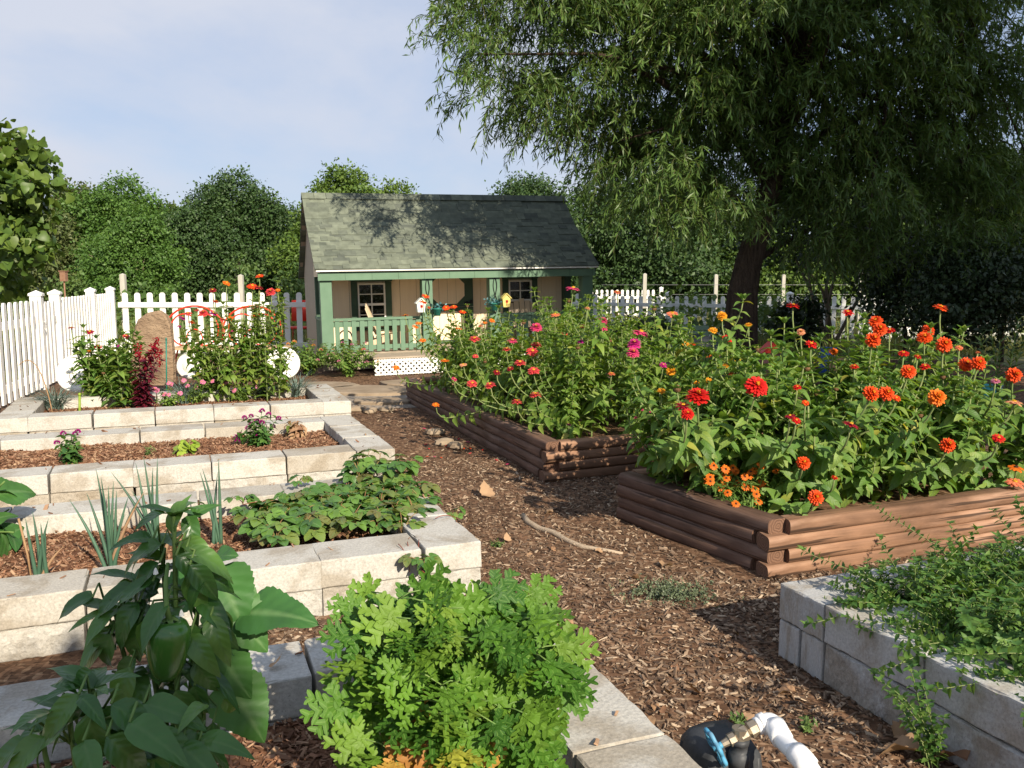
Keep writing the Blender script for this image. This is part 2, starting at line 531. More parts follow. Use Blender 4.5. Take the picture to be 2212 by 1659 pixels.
def mulchmat(name, dark=1., red=0.):
    m = M(name, (.1, .06, .04), .9, .15)
    q = NT(m)
    v = q.co()
    v1 = q.n('ShaderNodeTexVoronoi', {'Vector': q.n('ShaderNodeMapping', {'Vector': v, 'Scale': (60, 22, 30), 'Rotation': (0, 0, .6)}).outputs[0], 'Scale': 1., 'Randomness': 1.})
    v2 = q.n('ShaderNodeTexVoronoi', {'Vector': q.n('ShaderNodeMapping', {'Vector': v, 'Scale': (18, 55, 30), 'Rotation': (0, 0, -.3)}).outputs[0], 'Scale': 1.4})
    s1 = q.n('ShaderNodeSeparateColor', {'Color': v1.outputs['Color']}).outputs['Red']
    s2 = q.n('ShaderNodeSeparateColor', {'Color': v2.outputs['Color']}).outputs['Green']
    d = dark
    st = [(0., (.030 * d, .017 * d, .010 * d)), (.45, (.085 * d, .046 * d, .026 * d)), (.75, (.15 * d, .085 * d, .05 * d)), (.92, (.21 * d, .125 * d, .075 * d)), (1., (.36, .25, .155))]
    c = q.mix(.5, q.ramp(s1, st), q.ramp(s2, st))
    c = q.mix(.8, c, q.ramp(q.noise(v, 1.6, 5), [(.3, .65), (.7, 1.2)]), 'MULTIPLY')
    if red:
        c = q.mix(red, c, (.20, .07, .03))
    q.base(c)
    h = q.mix(.5, s1, s2)
    q.bump(h, 1., .025)
    return m
MULCH = mulchmat('mulch', 1.35)
MULCHR = mulchmat('red_mulch', 1.1, .3)
CHIP = leafmat('wood_chip', [(.07, .043, .027), (.13, .083, .053), (.205, .138, .09), (.28, .20, .135), (.45, .35, .245)], 0., .85)
CHIPR = leafmat('red_wood_chip', [(.07, .03, .016), (.13, .06, .03), (.20, .095, .05), (.27, .15, .09), (.38, .25, .15)], 0., .85)

def timbermat(name, a, b, c3):
    m = M(name, a, .75, .25)
    q = NT(m)
    v = q.co((1.2, 22, 22))
    oi = q.n('ShaderNodeObjectInfo').outputs['Random']
    f = q.noise(v, 1.2, 6, .65, .6)
    c = q.ramp(f, [(.28, a), (.55, b), (.75, c3)])
    c = q.mix(.6, c, q.ramp(oi, [(0., .7), (1., 1.2)]), 'MULTIPLY')
    c = q.mix(.75, c, q.ramp(q.noise(q.co((1, 2.5, 2.5)), 3.2, 5), [(.30, .45), (.62, 1.2)]), 'MULTIPLY')
    c = q.mix(q.ramp(q.noise(q.co((.6, 4, 4)), 2.6, 5, .6), [(.54, 0.), (.66, .55)]), c, tuple(min(.6, x * 1.25 + .06) for x in b))
    ck = q.ramp(q.noise(q.co((.7, 34, 34)), 1.6, 3, .5, .3), [(.60, 0.), (.66, .85)])
    c = q.mix(ck, c, (.035, .02, .013))
    kn = q.n('ShaderNodeTexVoronoi', {'Vector': q.co((1.6, 5, 5)), 'Scale': 1.})
    c = q.mix(q.ramp(kn.outputs['Distance'], [(.10, .8), (.2, 0.)]), c, (.05, .025, .015))
    q.base(c)
    q.bump(f, .6, .006)
    return m
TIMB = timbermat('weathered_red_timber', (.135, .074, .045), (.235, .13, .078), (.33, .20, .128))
TIMD = timbermat('shade_dark_timber', (.09, .052, .038), (.15, .088, .062), (.20, .125, .09))  # darker timber copy: shade and weathering of the side logs put into colour
def endgrain():
    m = M('timber_end', (.2, .12, .08), .85)
    q = NT(m)
    wv = q.n('ShaderNodeTexWave', {'Vector': q.co((0, 1, 1)), 'Scale': 22., 'Distortion': 4., 'Detail': 3., 'Detail Scale': 2.}, wave_type='RINGS', rings_direction='X')
    q.base(q.ramp(wv.outputs['Fac'], [(0., (.12, .065, .042)), (1., (.19, .105, .066))]))
    q.bump(wv.outputs['Fac'], .5, .004)
    return m
TEND = endgrain()

# ------------------------------------------------------------------ the setting: ground, path, field
def gh(X, Y):
    a = min(1, max(0, (Y - 15) / 7)); b = min(1, max(0, (X + 1) / 4))
    return -.2 * a * a * (3 - 2 * a) * b
def sheet(name, x0, x1, y0, y1, st, mat, f):
    nx, ny = int((x1 - x0) / st) + 1, int((y1 - y0) / st) + 1
    V = [(x0 + i * st, y0 + j * st, f(x0 + i * st, y0 + j * st)) for j in range(ny) for i in range(nx)]
    F = [(j * nx + i, j * nx + i + 1, (j + 1) * nx + i + 1, (j + 1) * nx + i) for j in range(ny - 1) for i in range(nx - 1)]
    g = Geo(); g.add(V, F)
    return g.build(name, mat)
GROUND = grain('field_soil', (.085, .10, .03), (.15, .16, .055), .6, rough=.95, bst=.6, bd=.05, c3=(.22, .19, .09))
tag(sheet('ground', -160, 160, -40, 260, 4, GROUND, lambda x, y: gh(x, y) - .03), kind='structure')
def pathf(x, y):
    n = noise.noise((x * 1.3, y * 1.3, 0)) * .012 + noise.noise((x * 6, y * 6, 3)) * .006
    return gh(x, y) + .004 + max(-.02, n)
tag(sheet('mulch_path', -7.2, 8.4, -1.5, 15.5, .1, MULCH, pathf), kind='structure')

BEDS = dict(A=(-1.6, 1.205, 1.40, 2.87, .27), B=(-1.6, 1.31, 3.70, 5.24, .26), Cc=(-1.55, 1.47, 6.02, 7.69, .26), D=(-1.52, 1.65, 8.57, 10.07, .26), E=(2.18, 4.6, .6, 2.64, .30))
LOGS = dict(near=(2.55, 5.1, 3.37, 4.62), far=(2.50, 4.75, 5.72, 10.0))
def inbed(u, v, pad=0):
    for b in list(BEDS.values()) + list(LOGS.values()):
        if b[0] - pad < u < b[1] + pad and b[2] - pad < v < b[3] + pad:
            return True
    return False
def chipT():
    V = np.array([(-.5, -.5, 0), (.5, -.35, 0), (.42, .5, .1), (-.4, .4, .05), (-.45, -.45, .5), (.45, -.3, .45), (.36, .45, .6), (-.36, .36, .5)])
    return V, [(3, 2, 1, 0), (4, 5, 6, 7), (0, 1, 5, 4), (1, 2, 6, 5), (2, 3, 7, 6), (3, 0, 4, 7)], np.zeros((8, 2))
T_chip = chipT()
def chips(P, lo=.012, hi=.045, tilt=.35):
    P = np.asarray(P)
    k = len(P)
    a = rg.random(k) * 2 * PI
    D = np.stack((np.cos(a), np.sin(a), rg.normal(0, tilt, k)), 1)
    Nn = np.stack((rg.normal(0, tilt, k), rg.normal(0, tilt, k), np.ones(k)), 1)
    Mm = frames(P, D, Nn, 1.)
    ln = lo + (hi - lo) * rg.random(k) ** 2.2
    wd = ln * (.13 + .27 * rg.random(k))
    th = .003 + .004 * rg.random(k)
    Mm[:, :3, 0] *= wd[:, None]; Mm[:, :3, 1] *= ln[:, None]; Mm[:, :3, 2] *= th[:, None] * 1.6
    return Mm
pts = []
for (x0, x1, y0, y1, n) in ((-1.2, 3.4, 1.9, 4.2, 32000), (-1.5, 3.2, 4.2, 7., 20000), (-2.6, 2.2, 7, 11, 5000)):
    c = 0
    while c < n:
        x = random.uniform(x0, x1); y = random.uniform(y0, y1)
        c += 1
        u = x * math.cos(GA) + y * math.sin(GA); v = -x * math.sin(GA) + y * math.cos(GA)
        if not inbed(u, v, -.01):
            pts.append((x, y, pathf(x, y) + .002))
g = Geo()
rr = rg.random(len(pts)) ** 1.6
g.inst(T_chip, chips(pts, .009, .052), rr)
tag(g.build('mulch_chips', CHIP, smooth=False), 'loose brown wood chips strewn over the garden path', 'mulch', kind='stuff')

# ------------------------------------------------------------------ raised beds of concrete blocks
def blockmesh(name, L, T, Hh, mat, rough, seed):
    r = random.Random(seed)
    nx, ny, nz = 14, 7, 5
    V, F, idx = [], [], {}
    def vid(i, j, k):
        if (i, j, k) not in idx:
            def ax(i, n, s):                       # rows near the edges make the small worn bevel
                if i == 0: return 0.
                if i == n: return 1.
                if i == 1: return .007 / s
                if i == n - 1: return 1 - .007 / s
                return (i - 1) / (n - 2)
            x, y, z = ax(i, nx, L), ax(j, ny, T), ax(k, nz, Hh)
            p = Vector(((x - .5) * L, (y - .5) * T, z * Hh))
            e = (i in (0, nx)) + (j in (0, ny)) + (k in (0, nz))
            if e >= 2:                             # pull edges in
                c = Vector((0, 0, Hh / 2)); d = .002 + .015 * max(0, noise.noise((p * 14 + Vector((seed * 9, 0, 0)))))
                if i in (0, nx): p.x -= math.copysign(d * .7, p.x)
                if j in (0, ny): p.y -= math.copysign(d * .7, p.y)
                if k in (0, nz): p.z += d * .7 if k == 0 else -d * .7
            q = p * 9 + Vector((seed * 3.1, 1, 0))
            am = .0022
            if rough and j == 0: am = .011
            nv = noise.noise_vector(q * (2.2 if rough and j == 0 else 1.))
            p += Vector((nv.x * .0018, nv.y * am, nv.z * .0018))
            idx[(i, j, k)] = len(V); V.append(tuple(p))
        return idx[(i, j, k)]
    for i in range(nx):
        for k in range(nz):
            F.append((vid(i, 0, k), vid(i + 1, 0, k), vid(i + 1, 0, k + 1), vid(i, 0, k + 1)))
            F.append((vid(i + 1, ny, k), vid(i, ny, k), vid(i, ny, k + 1), vid(i + 1, ny, k + 1)))
        for j in range(ny):
            F.append((vid(i, j, nz), vid(i + 1, j, nz), vid(i + 1, j + 1, nz), vid(i, j + 1, nz)))
            F.append((vid(i, j + 1, 0), vid(i + 1, j + 1, 0), vid(i + 1, j, 0), vid(i, j, 0)))
    for j in range(ny):
        for k in range(nz):
            F.append((vid(nx, j, k), vid(nx, j + 1, k), vid(nx, j + 1, k + 1), vid(nx, j, k + 1)))
            F.append((vid(0, j + 1, k), vid(0, j, k), vid(0, j, k + 1), vid(0, j + 1, k + 1)))
    g = Geo(); g.add(V, F)
    o = g.build('block', mat, smooth=False)
    me = o.data
    bpy.data.objects.remove(o)
    return me
BLK = {}
def getblock(kind, rough, v):
    k = (kind, rough, v)
    if k not in BLK:
        mt = {(0, 0): CONC, (0, 1): CONCR, (1, 0): CONCG, (1, 1): CONCRG}[(kind, int(rough))]
        BLK[k] = blockmesh('block', .5, .28, .135, mt, rough, v + 5 * rough + 11 * kind)
    return BLK[k]
def block(parent, u, v, z, L, T, h, rot, kind, rough):
    o = bpy.data.objects.new('block', getblock(kind, rough, random.randrange(3)))
    C.objects.link(o)
    o.parent = parent
    p = UV(u, v, z) - Vector(parent.location)
    o.location = p + Vector((random.gauss(0, .003), random.gauss(0, .003), 0))
    o.rotation_euler = (0, random.gauss(0, .003), GA + rot + random.gauss(0, .007))
    o.scale = ((L - .008) / .5, (T - .003) / .28, (h - .003) / .135)
    return o
def run(parent, u0, v0, u1, v1, T, h, z, rot, kind, rough, n=None):
    L = math.hypot(u1 - u0, v1 - v0)
    n = n or max(1, round(L / .5))
    for i in range(n):
        t = (i + .5) / n
        block(parent, u0 + (u1 - u0) * t, v0 + (v1 - v0) * t, z, L / n, T, h, rot, kind, rough)
def bed(key, label, kind=0, T=.28, soil=.15, nchip=1500, smat=MULCHR, cmat=CHIPR, ncols=None):
    u0, u1, v0, v1, Hh = BEDS[key]
    root = thing('raised_bed', label, 'raised bed', UV((u0 + u1) / 2, (v0 + v1) / 2), 'concrete block raised beds')
    h = Hh / 2
    for lay in (0, 1):
        z = lay * h + (0 if lay else -.0)
        rf = lay == 0
        e = 0 if lay else .004
        run(parent=root, u0=u1 - T / 2, v0=v0, u1=u1 - T / 2, v1=v1, T=T - e, h=h, z=z, rot=PI / 2, kind=kind, rough=rf)
        run(root, u0 + T / 2, v1, u0 + T / 2, v0, T - e, h, z, -PI / 2, kind, rf)
        run(root, u0 + T, v0 + T / 2, u1 - T, v0 + T / 2, T - e, h, z, 0, kind, rf)
        run(root, u1 - T, v1 - T / 2, u0 + T, v1 - T / 2, T - e, h, z, PI, kind, rf)
    g = Geo()
    st = .06
    a0, a1, b0, b1 = u0 + T - .01, u1 - T + .01, v0 + T - .01, v1 - T + .01
    nx, ny = int((a1 - a0) / st), int((b1 - b0) / st)
    hz = lambda u, v: soil + .018 * noise.noise((u * 3, v * 3, soil * 9)) + .008 * noise.noise((u * 14, v * 14, 1))
    V, F = [], []
    for j in range(ny + 1):
        for i in range(nx + 1):
            u, v = a0 + (a1 - a0) * i / nx, b0 + (b1 - b0) * j / ny
            V.append(tuple(UV(u, v, hz(u, v))))
    F = [(j * (nx + 1) + i, j * (nx + 1) + i + 1, (j + 1) * (nx + 1) + i + 1, (j + 1) * (nx + 1) + i) for j in range(ny) for i in range(nx)]
    g.add(V, F)
    s = g.build('soil', smat, root)
    if nchip:
        P = []
        for _ in range(nchip):
            u, v = random.uniform(a0, a1), random.uniform(b0, b1)
            P.append(tuple(UV(u, v, hz(u, v) + .004)))
        for _ in range(160):                            # crumbs of mulch kicked up onto the wall tops
            u, v = random.uniform(u0, u1), random.uniform(v0, v1)
            if not (a0 < u < a1 and b0 < v < b1) and random.random() < .5: P.append(tuple(UV(u, v, Hh + .001)))
        g = Geo(); g.inst(T_chip, chips(P, .013, .06, .5), rg.random(len(P)) ** .9)
        tag(g.build('mulch', cmat, root, smooth=False), kind='stuff')
    return root, hz
bedA, hzA = bed('A', 'concrete block raised bed in front, holding the pepper plant and bright scented geranium', soil=.125, nchip=9000)
bedB, hzB = bed('B', 'concrete block raised bed with onions and a spreading strawberry patch', soil=.15, nchip=7000)
bedC, hzC = bed('Cc', 'concrete block raised bed mostly bare mulch, with two magenta globe amaranths', soil=.17, nchip=8000)
bedD, hzD = bed('D', 'farthest concrete block raised bed, with zinnias and burgundy celosia beside the white fence', soil=.15, nchip=3000)
# the right-hand bed, its corner laid with short upright blocks
u0, u1, v0, v1, Hh = BEDS['E']
bedE = thing('raised_bed', 'grey concrete block raised bed overflowing with mint, its path side shaded', 'raised bed', UV(2.6, 1.8), 'concrete block raised beds')
block(bedE, u0 + .14, v1 - .125, .16, .25, .28, .145, -PI / 2, 1, False)
block(bedE, u0 + .14, v1 - .062, .0, .122, .28, .157, -PI / 2, 1, False)
block(bedE, u0 + .14, v1 - .187, .0, .122, .276, .157, -PI / 2, 1, False)
for lay in (0, 1):
    run(bedE, u0 + .14, v1 - .25, u0 + .14, v0, .28 - .004 * (1 - lay), .157 if lay == 0 else .145, .16 * lay, -PI / 2, 1, lay == 0)
    run(bedE, u1 - .14, v0, u1 - .14, v1 - .28, .28, .157 if lay == 0 else .145, .16 * lay, PI / 2, 1, lay == 0)
    run(bedE, u0 + .28, v0 + .14, u1 - .28, v0 + .14, .28, .157 if lay == 0 else .145, .16 * lay, 0, 1, lay == 0)
    run(bedE, u1, v1 - .14, u0 + .28, v1 - .14, .28, .157 if lay == 0 else .145, .16 * lay, PI, 1, lay == 0)
g = Geo()
g.add([tuple(UV(u, v, .2)) for u, v in ((u0 + .27, v0), (u1, v0), (u1, v1 - .27), (u0 + .27, v1 - .27))], [(0, 1, 2, 3)])
g.build('soil', MULCHR, bedE)

# ------------------------------------------------------------------ log beds
def logprof(wd, h, k=18):
    P = []
    for i in range(k):
        t = 2 * PI * i / k
        c, s = math.cos(t), math.sin(t)
        P.append((math.copysign(abs(c) ** .34, c) * wd / 2, math.copysign(abs(s) ** .66, s) * h / 2))
    return P
def log(parent, a, b, wd, h, mat, seed, taper=0.):
    a, b = Vector(a), Vector(b)
    d = (b - a); L = d.length; d.normalize()
    n = max(6, int(L / .09))
    pr = logprof(wd, h)
    k = len(pr)
    V, F, A = [], [], []
    for i in range(n + 1):
        t = i / n
        for (y, z) in pr:
            q = noise.noise((t * L * 2.3 + seed * 7, y * 9, z * 9)) * .012 + noise.noise((t * L * .9 + seed, 0, 5)) * .016
            cut = (y * .18 if i == 0 else (-y * .12 if i == n else 0))
            V.append((t * L + cut - L / 2, y * (1 + q * 8) , z * (1 + q * 7)))
            A.append((0, t))
    F = [(i * k + j, (i + 1) * k + j, (i + 1) * k + (j + 1) % k, i * k + (j + 1) % k) for i in range(n) for j in range(k)]
    g = Geo(); g.add(V, F, 0)
    g.add([V[j] for j in range(k)], [tuple(range(k))], 1)
    g.add([V[n * k + j] for j in range(k)], [tuple(range(k))[::-1]], 1)
    o = g.build('timber', [mat, TEND], parent, local=True)
    o.location = (a + b) / 2 - Vector(parent.location)
    o.rotation_euler = d.to_track_quat('X', 'Z').to_euler()
    return o
def logbed(label, FL, FR, BL, BR, zs, seed, soilz):
    FL, FR, BL, BR = (Vector(p) for p in (FL, FR, BL, BR))
    root = thing('log_bed', label, 'raised bed', (FL + BR) / 2, 'landscape timber beds')
    root.location.z = 0
    n = len(zs)
    r = random.Random(seed)
    ef = (FR - FL).normalized(); es = (BL - FL).normalized()
    h = .078; wd = .125
    for i, z in enumerate(zs):
        zz = Vector((0, 0, z))
        j = lambda: Vector((r.uniform(-.008, .008), r.uniform(-.008, .008), 0))
        fo = wd * (.95 if i % 2 else -.1)          # alternate courses lap the corner
        so_ = wd * (-.1 if i % 2 else 1.)
        log(root, FL + zz + ef * fo * .95 + j(), FR + zz + j(), wd, h, TIMB, seed + i * 3)
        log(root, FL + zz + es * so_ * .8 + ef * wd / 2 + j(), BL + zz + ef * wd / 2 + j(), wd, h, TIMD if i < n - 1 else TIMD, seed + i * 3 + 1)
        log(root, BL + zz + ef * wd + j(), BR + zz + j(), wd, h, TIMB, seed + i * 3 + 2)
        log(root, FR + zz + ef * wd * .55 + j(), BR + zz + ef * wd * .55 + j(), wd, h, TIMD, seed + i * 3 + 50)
    g = Geo()
    K = 14
    V = []
    for jn in range(K + 1):
        for i in range(K + 1):
            p = FL.lerp(FR, .02 + .98 * i / K).lerp(BL.lerp(BR, .02 + .98 * i / K), .03 + .94 * jn / K)
            V.append((p.x, p.y, soilz + .02 * noise.noise((p.x * 3, p.y * 3, 0))))
    g.add(V, [(j * (K + 1) + i, j * (K + 1) + i + 1, (j + 1) * (K + 1) + i + 1, (j + 1) * (K + 1) + i) for j in range(K) for i in range(K)])
    g.build('soil', MULCH, root)
    return root
nFL = Vector((1.27, 4.16, 0)); nFR = Vector((3.65, 5.12, 0)); nBL = Vector((.65, 5.22, 0)); nBR = nFR + (nBL - nFL)
logbed('low bed of stacked reddish landscape timbers holding red and orange zinnias', nFL, nFR, nBL, nBR, (.034, .108, .182, .254), 3, .2)
fFL = Vector((.24, 6.2, 0)); fBL = Vector((-1.27, 10.2, 0)); fFR = Vector((2.3, 7.15, 0)); fBR = fFR + (fBL - fFL)
logbed('longer timber bed behind, holding pink and coral zinnias near the playhouse', fFL, fFR, fBL, fBR, (.034, .108, .182, .254), 31, .2)

# ------------------------------------------------------------------ white picket fences
def picketmesh(wd, h, th=.024):
    pr = [(-wd / 2, 0), (wd / 2, 0), (wd / 2, h - wd * .32), (wd * .3, h - wd * .06), (wd * .16, h), (-wd * .16, h), (-wd * .3, h - wd * .06), (-wd / 2, h - wd * .32)]
    k = len(pr)
    V = [(x, -th / 2, z) for x, z in pr] + [(x, th / 2, z) for x, z in pr]
    F = [tuple(range(k)), tuple(range(k, 2 * k))[::-1]] + [(i, i + k, (i + 1) % k + k, (i + 1) % k) for i in range(k)]
    g = Geo(); g.add(V, F)
    o = g.build('picket', WHITE, smooth=False); me = o.data; bpy.data.objects.remove(o)
    return me
def postmesh(wd, h):
    g = Geo()
    g.box((0, 0, h / 2), (wd, wd, h))
    c = wd * .6
    V = [(-c, -c, h), (c, -c, h), (c, c, h), (-c, c, h), (-c, -c, h + .03), (c, -c, h + .03), (c, c, h + .03), (-c, c, h + .03), (0, 0, h + .075)]
    g.add(V, [(3, 2, 1, 0), (0, 1, 5, 4), (1, 2, 6, 5), (2, 3, 7, 6), (3, 0, 4, 7), (4, 5, 8), (5, 6, 8), (6, 7, 8), (7, 4, 8)])
    o = g.build('post', WHITE, smooth=False); me = o.data; bpy.data.objects.remove(o)
    return me
PK = picketmesh(.105, 1.16); PKG = picketmesh(.105, 1.13)
PO = postmesh(.135, 1.27)
def place(me, name, parent, p, rz=0., s=1.):
    o = bpy.data.objects.new(name, me); C.objects.link(o); o.parent = parent
    o.location = Vector(p) - Vector(parent.location); o.rotation_euler = (0, 0, rz)
    if s != 1.: o.scale = (1, 1, s)
    return o
def fence(name, label, cat, a, b, posts, spacing, rails=(.2, .97), group=None, zf=None, rmat=WHITE, me=PK, jit=.004, side=1):
    a, b = Vector(a), Vector(b)
    d = b - a; L = d.length; d.normalize(); rz = math.atan2(d.y, d.x)
    nrm = Vector((d.y, -d.x, 0)) * side              # towards the garden
    root = thing(name, label, cat, a, group)
    zf = zf or (lambda p: 0)
    for t in posts:
        p = a + d * t
        place(PO, 'post', root, (p.x, p.y, zf(p) - .02), rz)
    n = int(L / spacing)
    for i in range(n):
        t = spacing * (i + .5)
        if any(abs(t - q) < .11 for q in posts):
            continue
        p = a + d * t - nrm * .03
        place(me, 'picket', root, (p.x, p.y, zf(p) + .04 + random.uniform(-jit, jit)), rz + random.gauss(0, .01))
    for z in rails:
        g = Geo()
        p0, p1 = a.copy(), b.copy()
        c = (p0 + p1) / 2
        g.box((0, 0, 0), (L, .036, .095))
        o = g.build('rail', rmat, smooth=False)
        o.parent = root
        o.location = Vector((c.x, c.y, zf(c) + z)) - Vector(root.location)
        sl_ = math.atan2(zf(b) - zf(a), L)
        o.rotation_euler = (0, -sl_, rz)
    return root
FD = Vector((1.7, -6.3, 0)).normalized()
cor = Vector((-7.65, 16.4, 0))
def fl(Y): return cor + FD * ((16.4 - Y) / -FD.y)
g1, g2 = fl(13.15), fl(14.66)
fence('picket_fence', 'white picket fence running towards the camera beside the farthest concrete bed', 'fence', fl(11.4), fl(4.0), (0, 2.6, 5.2), .236, (.2, .93), 'white picket fences', rmat=WRAIL)
fence('fence_gate', 'white picket gate between the left fence posts with a chain latch', 'gate', fl(12.35), fl(11.5), (0,), .2, (.22, .9), rmat=WRAIL, me=PKG)
lat = Geo()
p = fl(11.5) + Vector((.07, -.03, 0))
lat.tube([p + Vector((.04 * math.cos(t), -.03 + .0 * t, .86 + .06 * math.sin(t))) for t in np.linspace(0, 2 * PI, 14)], .008, 5)
lat.tube([p + Vector((0, -.05, .82)), p + Vector((.02, -.06, .74)), p + Vector((.0, -.05, .7))], .01, 5)
tag(lat.build('gate_chain', grain('steel_chain', (.3, .3, .3), (.5, .5, .5), 40, rough=.4)), 'small metal chain hanging on the gate post', 'chain')
fence('picket_fence', 'short white picket fence panel between the gate and the back corner post', 'fence', fl(14.7), fl(12.5), (0.02,), .2, (.22, .97), 'white picket fences', rmat=WRAIL)
fence('picket_fence', 'narrow white picket panel beside the back left corner post', 'fence', cor, fl(14.85), (0,), .2, (.22, .97), 'white picket fences', rmat=WRAIL)
fence('picket_fence', 'white picket fence facing the camera between the corner post and the playhouse', 'fence', cor + Vector((.14, 0, 0)), (-3.72, 16.5, 0), (3.84,), .236, (.2, .97), 'white picket fences')
zr = lambda p: gh(p.x, p.y)
fence('picket_fence', 'greyish white picket fence in shade behind the willow, right of the playhouse', 'fence', (.9, 22.7, 0), (10.5, 22.0, 0), (0.3, 3.2, 6.3, 9.2), .236, (.2, .95), 'white picket fences', zf=zr)
fence('picket_fence', 'far white picket fence seen in slivers through the dark shrubs on the right', 'fence', (9.5, 23.5, 0), (17.5, 21.0, 0), (1.2, 3.8, 6.4), .236, (.2, .95), 'white picket fences', zf=zr)
fence('picket_fence', 'distant sunlit white picket fence seen between nearer pickets beside the playhouse', 'fence', (2.6, 33.5, 0), (6.0, 33.5, 0), (0.1, 3.2), .2, (.25, .9), 'white picket fences', zf=zr)

# ------------------------------------------------------------------ the playhouse
HY, HT = R(18.5), R(-1.0)
house = thing('playhouse', 'cream playhouse with green trim, shingled green roof and railed porch', 'playhouse', (-2.96, 13.4, 0))
house.rotation_euler = (0, HT, HY)
W = 4.62
HB = lambda g, x0, x1, y0, y1, z0, z1, mat=0, rnd=.5: g.box(((x0 + x1) / 2, (y0 + y1) / 2, (z0 + z1) / 2), (x1 - x0, y1 - y0, z1 - z0), mat, rnd=rnd)
def hp(g, name, mats, par=None, smooth=False):
    return g.build(name, mats, par or house, local=True, smooth=smooth)
# deck
g = Geo()
y = -.02
while y < 1.1:
    HB(g, .0, W, y, y + .132, .255, .285); y += .138
HB(g, 0, W, -.005, .03, .03, .252)
hp(g, 'deck', DECK)
g = Geo()
y = -.72
while y < -.05:
    HB(g, .66, 3.7, y, y + .105, .245, .272); y += .11
hp(g, 'landing', DECK)
def lattice(x0, x1, z0, z1, y):
    g = Geo()
    n = int((x1 - x0 + (z1 - z0)) / .085)
    for s in (1, -1):
        for i in range(n + 1):
            c = x0 - (z1 - z0) * (s > 0) + i * .085
            a, b = c, c + (z1 - z0) * s
            p, q = (a, z0), (b, z1)
            if s < 0: p, q = (c, z0), (c - (z1 - z0), z1)
            def clip(p, q):
                (xa, za), (xb, zb) = p, q
                for lim, sg in ((x0, 1), (x1, -1)):
                    fa, fb = (xa - lim) * sg, (xb - lim) * sg
                    if fa < 0 and fb < 0: return None
                    if fa < 0: t = fa / (fa - fb); xa, za = xa + t * (xb - xa), za + t * (zb - za)
                    if fb < 0: t = fb / (fb - fa); xb, zb = xb + t * (xa - xb), zb + t * (za - zb)
                return (xa, za), (xb, zb)
            cc = clip(p, q)
            if not cc: continue
            (xa, za), (xb, zb) = cc
            L = math.hypot(xb - xa, zb - za)
            if L < .03: continue
            m = Matrix.Rotation(-math.atan2(zb - za, xb - xa), 4, 'Y')
            g.box(((xa + xb) / 2, y + .004 * s, (za + zb) / 2), (L, .007, .03), 0, m)
    HB(g, x0, x1, y - .012, y + .0, z1 - .03, z1 + .002)
    HB(g, x0, x1, y - .012, y + .0, z0, z0 + .025)
    return g
hp(lattice(.68, 3.68, .0, .235, -.735), 'lattice_skirt', WPAINT)
# walls
def boards(g, x0, x1, y, z0, z1, w=.29, th=.018, holes=()):
    x = x0
    while x < x1 - .01:
        e = min(x + w - .006, x1)
        segs = [(z0, z1)]
        for (a, b, c, d) in holes:
            if x < b and e > a:
                ns = []
                for (p, q) in segs:
                    if c > p: ns.append((p, min(q, c)))
                    if d < q: ns.append((max(p, d), q))
                if x < a: HB(g, x, a, y - th, y, c, d)
                if e > b: HB(g, b, e, y - th, y, c, d)
                segs = ns
        for (p, q) in segs:
            if q > p: HB(g, x, e, y - th, y, p, q)
        x += w
WY = 1.12
win = ((.735, 1.205), (3.44, 3.88))
holes = [(a, b, .66, 1.375) for a, b in win]
g = Geo()
boards(g, .02, W - .02, WY, .285, 1.62, holes=holes)
for (a, b) in win:
    pass
hp(g, 'front_wall', BEIGE)
RY, RZ, KY, KZ, EY, EZ, BY, BZ = 1.55, 2.86, 1.02, 2.36, -.07, 1.60, 3.0, 1.50
def gable(x, th, y0, sg):
    g = Geo()
    def top(y):
        if y < KY: return EZ + (y - EY) * (KZ - EZ) / (KY - EY) - .07
        if y < RY: return KZ + (y - KY) * (RZ - KZ) / (RY - KY) - .07
        return RZ + (y - RY) * (BZ - RZ) / (BY - RY) - .07
    y = y0
    while y < BY - .12:
        e = min(y + .29, BY - .1)
        V = []
        ys = [y] + [k for k in (KY, RY) if y < k < e - .006] + [e - .006]
        lo = .1
        for xx in (x, x + th * sg):
            V += [(xx, q, lo) for q in ys] + [(xx, q, top(q)) for q in reversed(ys)]
        k = len(ys) * 2
        F = [tuple(range(k)), tuple(range(k, 2 * k))[::-1]] + [(i, i + k, (i + 1) % k + k, (i + 1) % k) for i in range(k)]
        if sg < 0: F = [f[::-1] for f in F]
        g.add(V, F)
        y += .29
    return g
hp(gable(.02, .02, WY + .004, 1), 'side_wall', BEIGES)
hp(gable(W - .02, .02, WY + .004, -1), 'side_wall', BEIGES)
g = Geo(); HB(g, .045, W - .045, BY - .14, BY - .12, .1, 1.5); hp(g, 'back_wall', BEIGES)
# upper side panels above the porch
for x in (.02, W - .04):
    g = Geo()
    V = [(x, .1, 1.5), (x, WY, 1.5), (x, WY, 2.30), (x, KY, 2.27), (x, .1, 1.64)]
    V += [(a + .02, b, c) for a, b, c in V]
    g.add(V, [(0, 1, 2, 3, 4), (9, 8, 7, 6, 5)] + [(i, i + 5, (i + 1) % 5 + 5, (i + 1) % 5) for i in range(5)])
    hp(g, 'gable_panel', BEIGE)
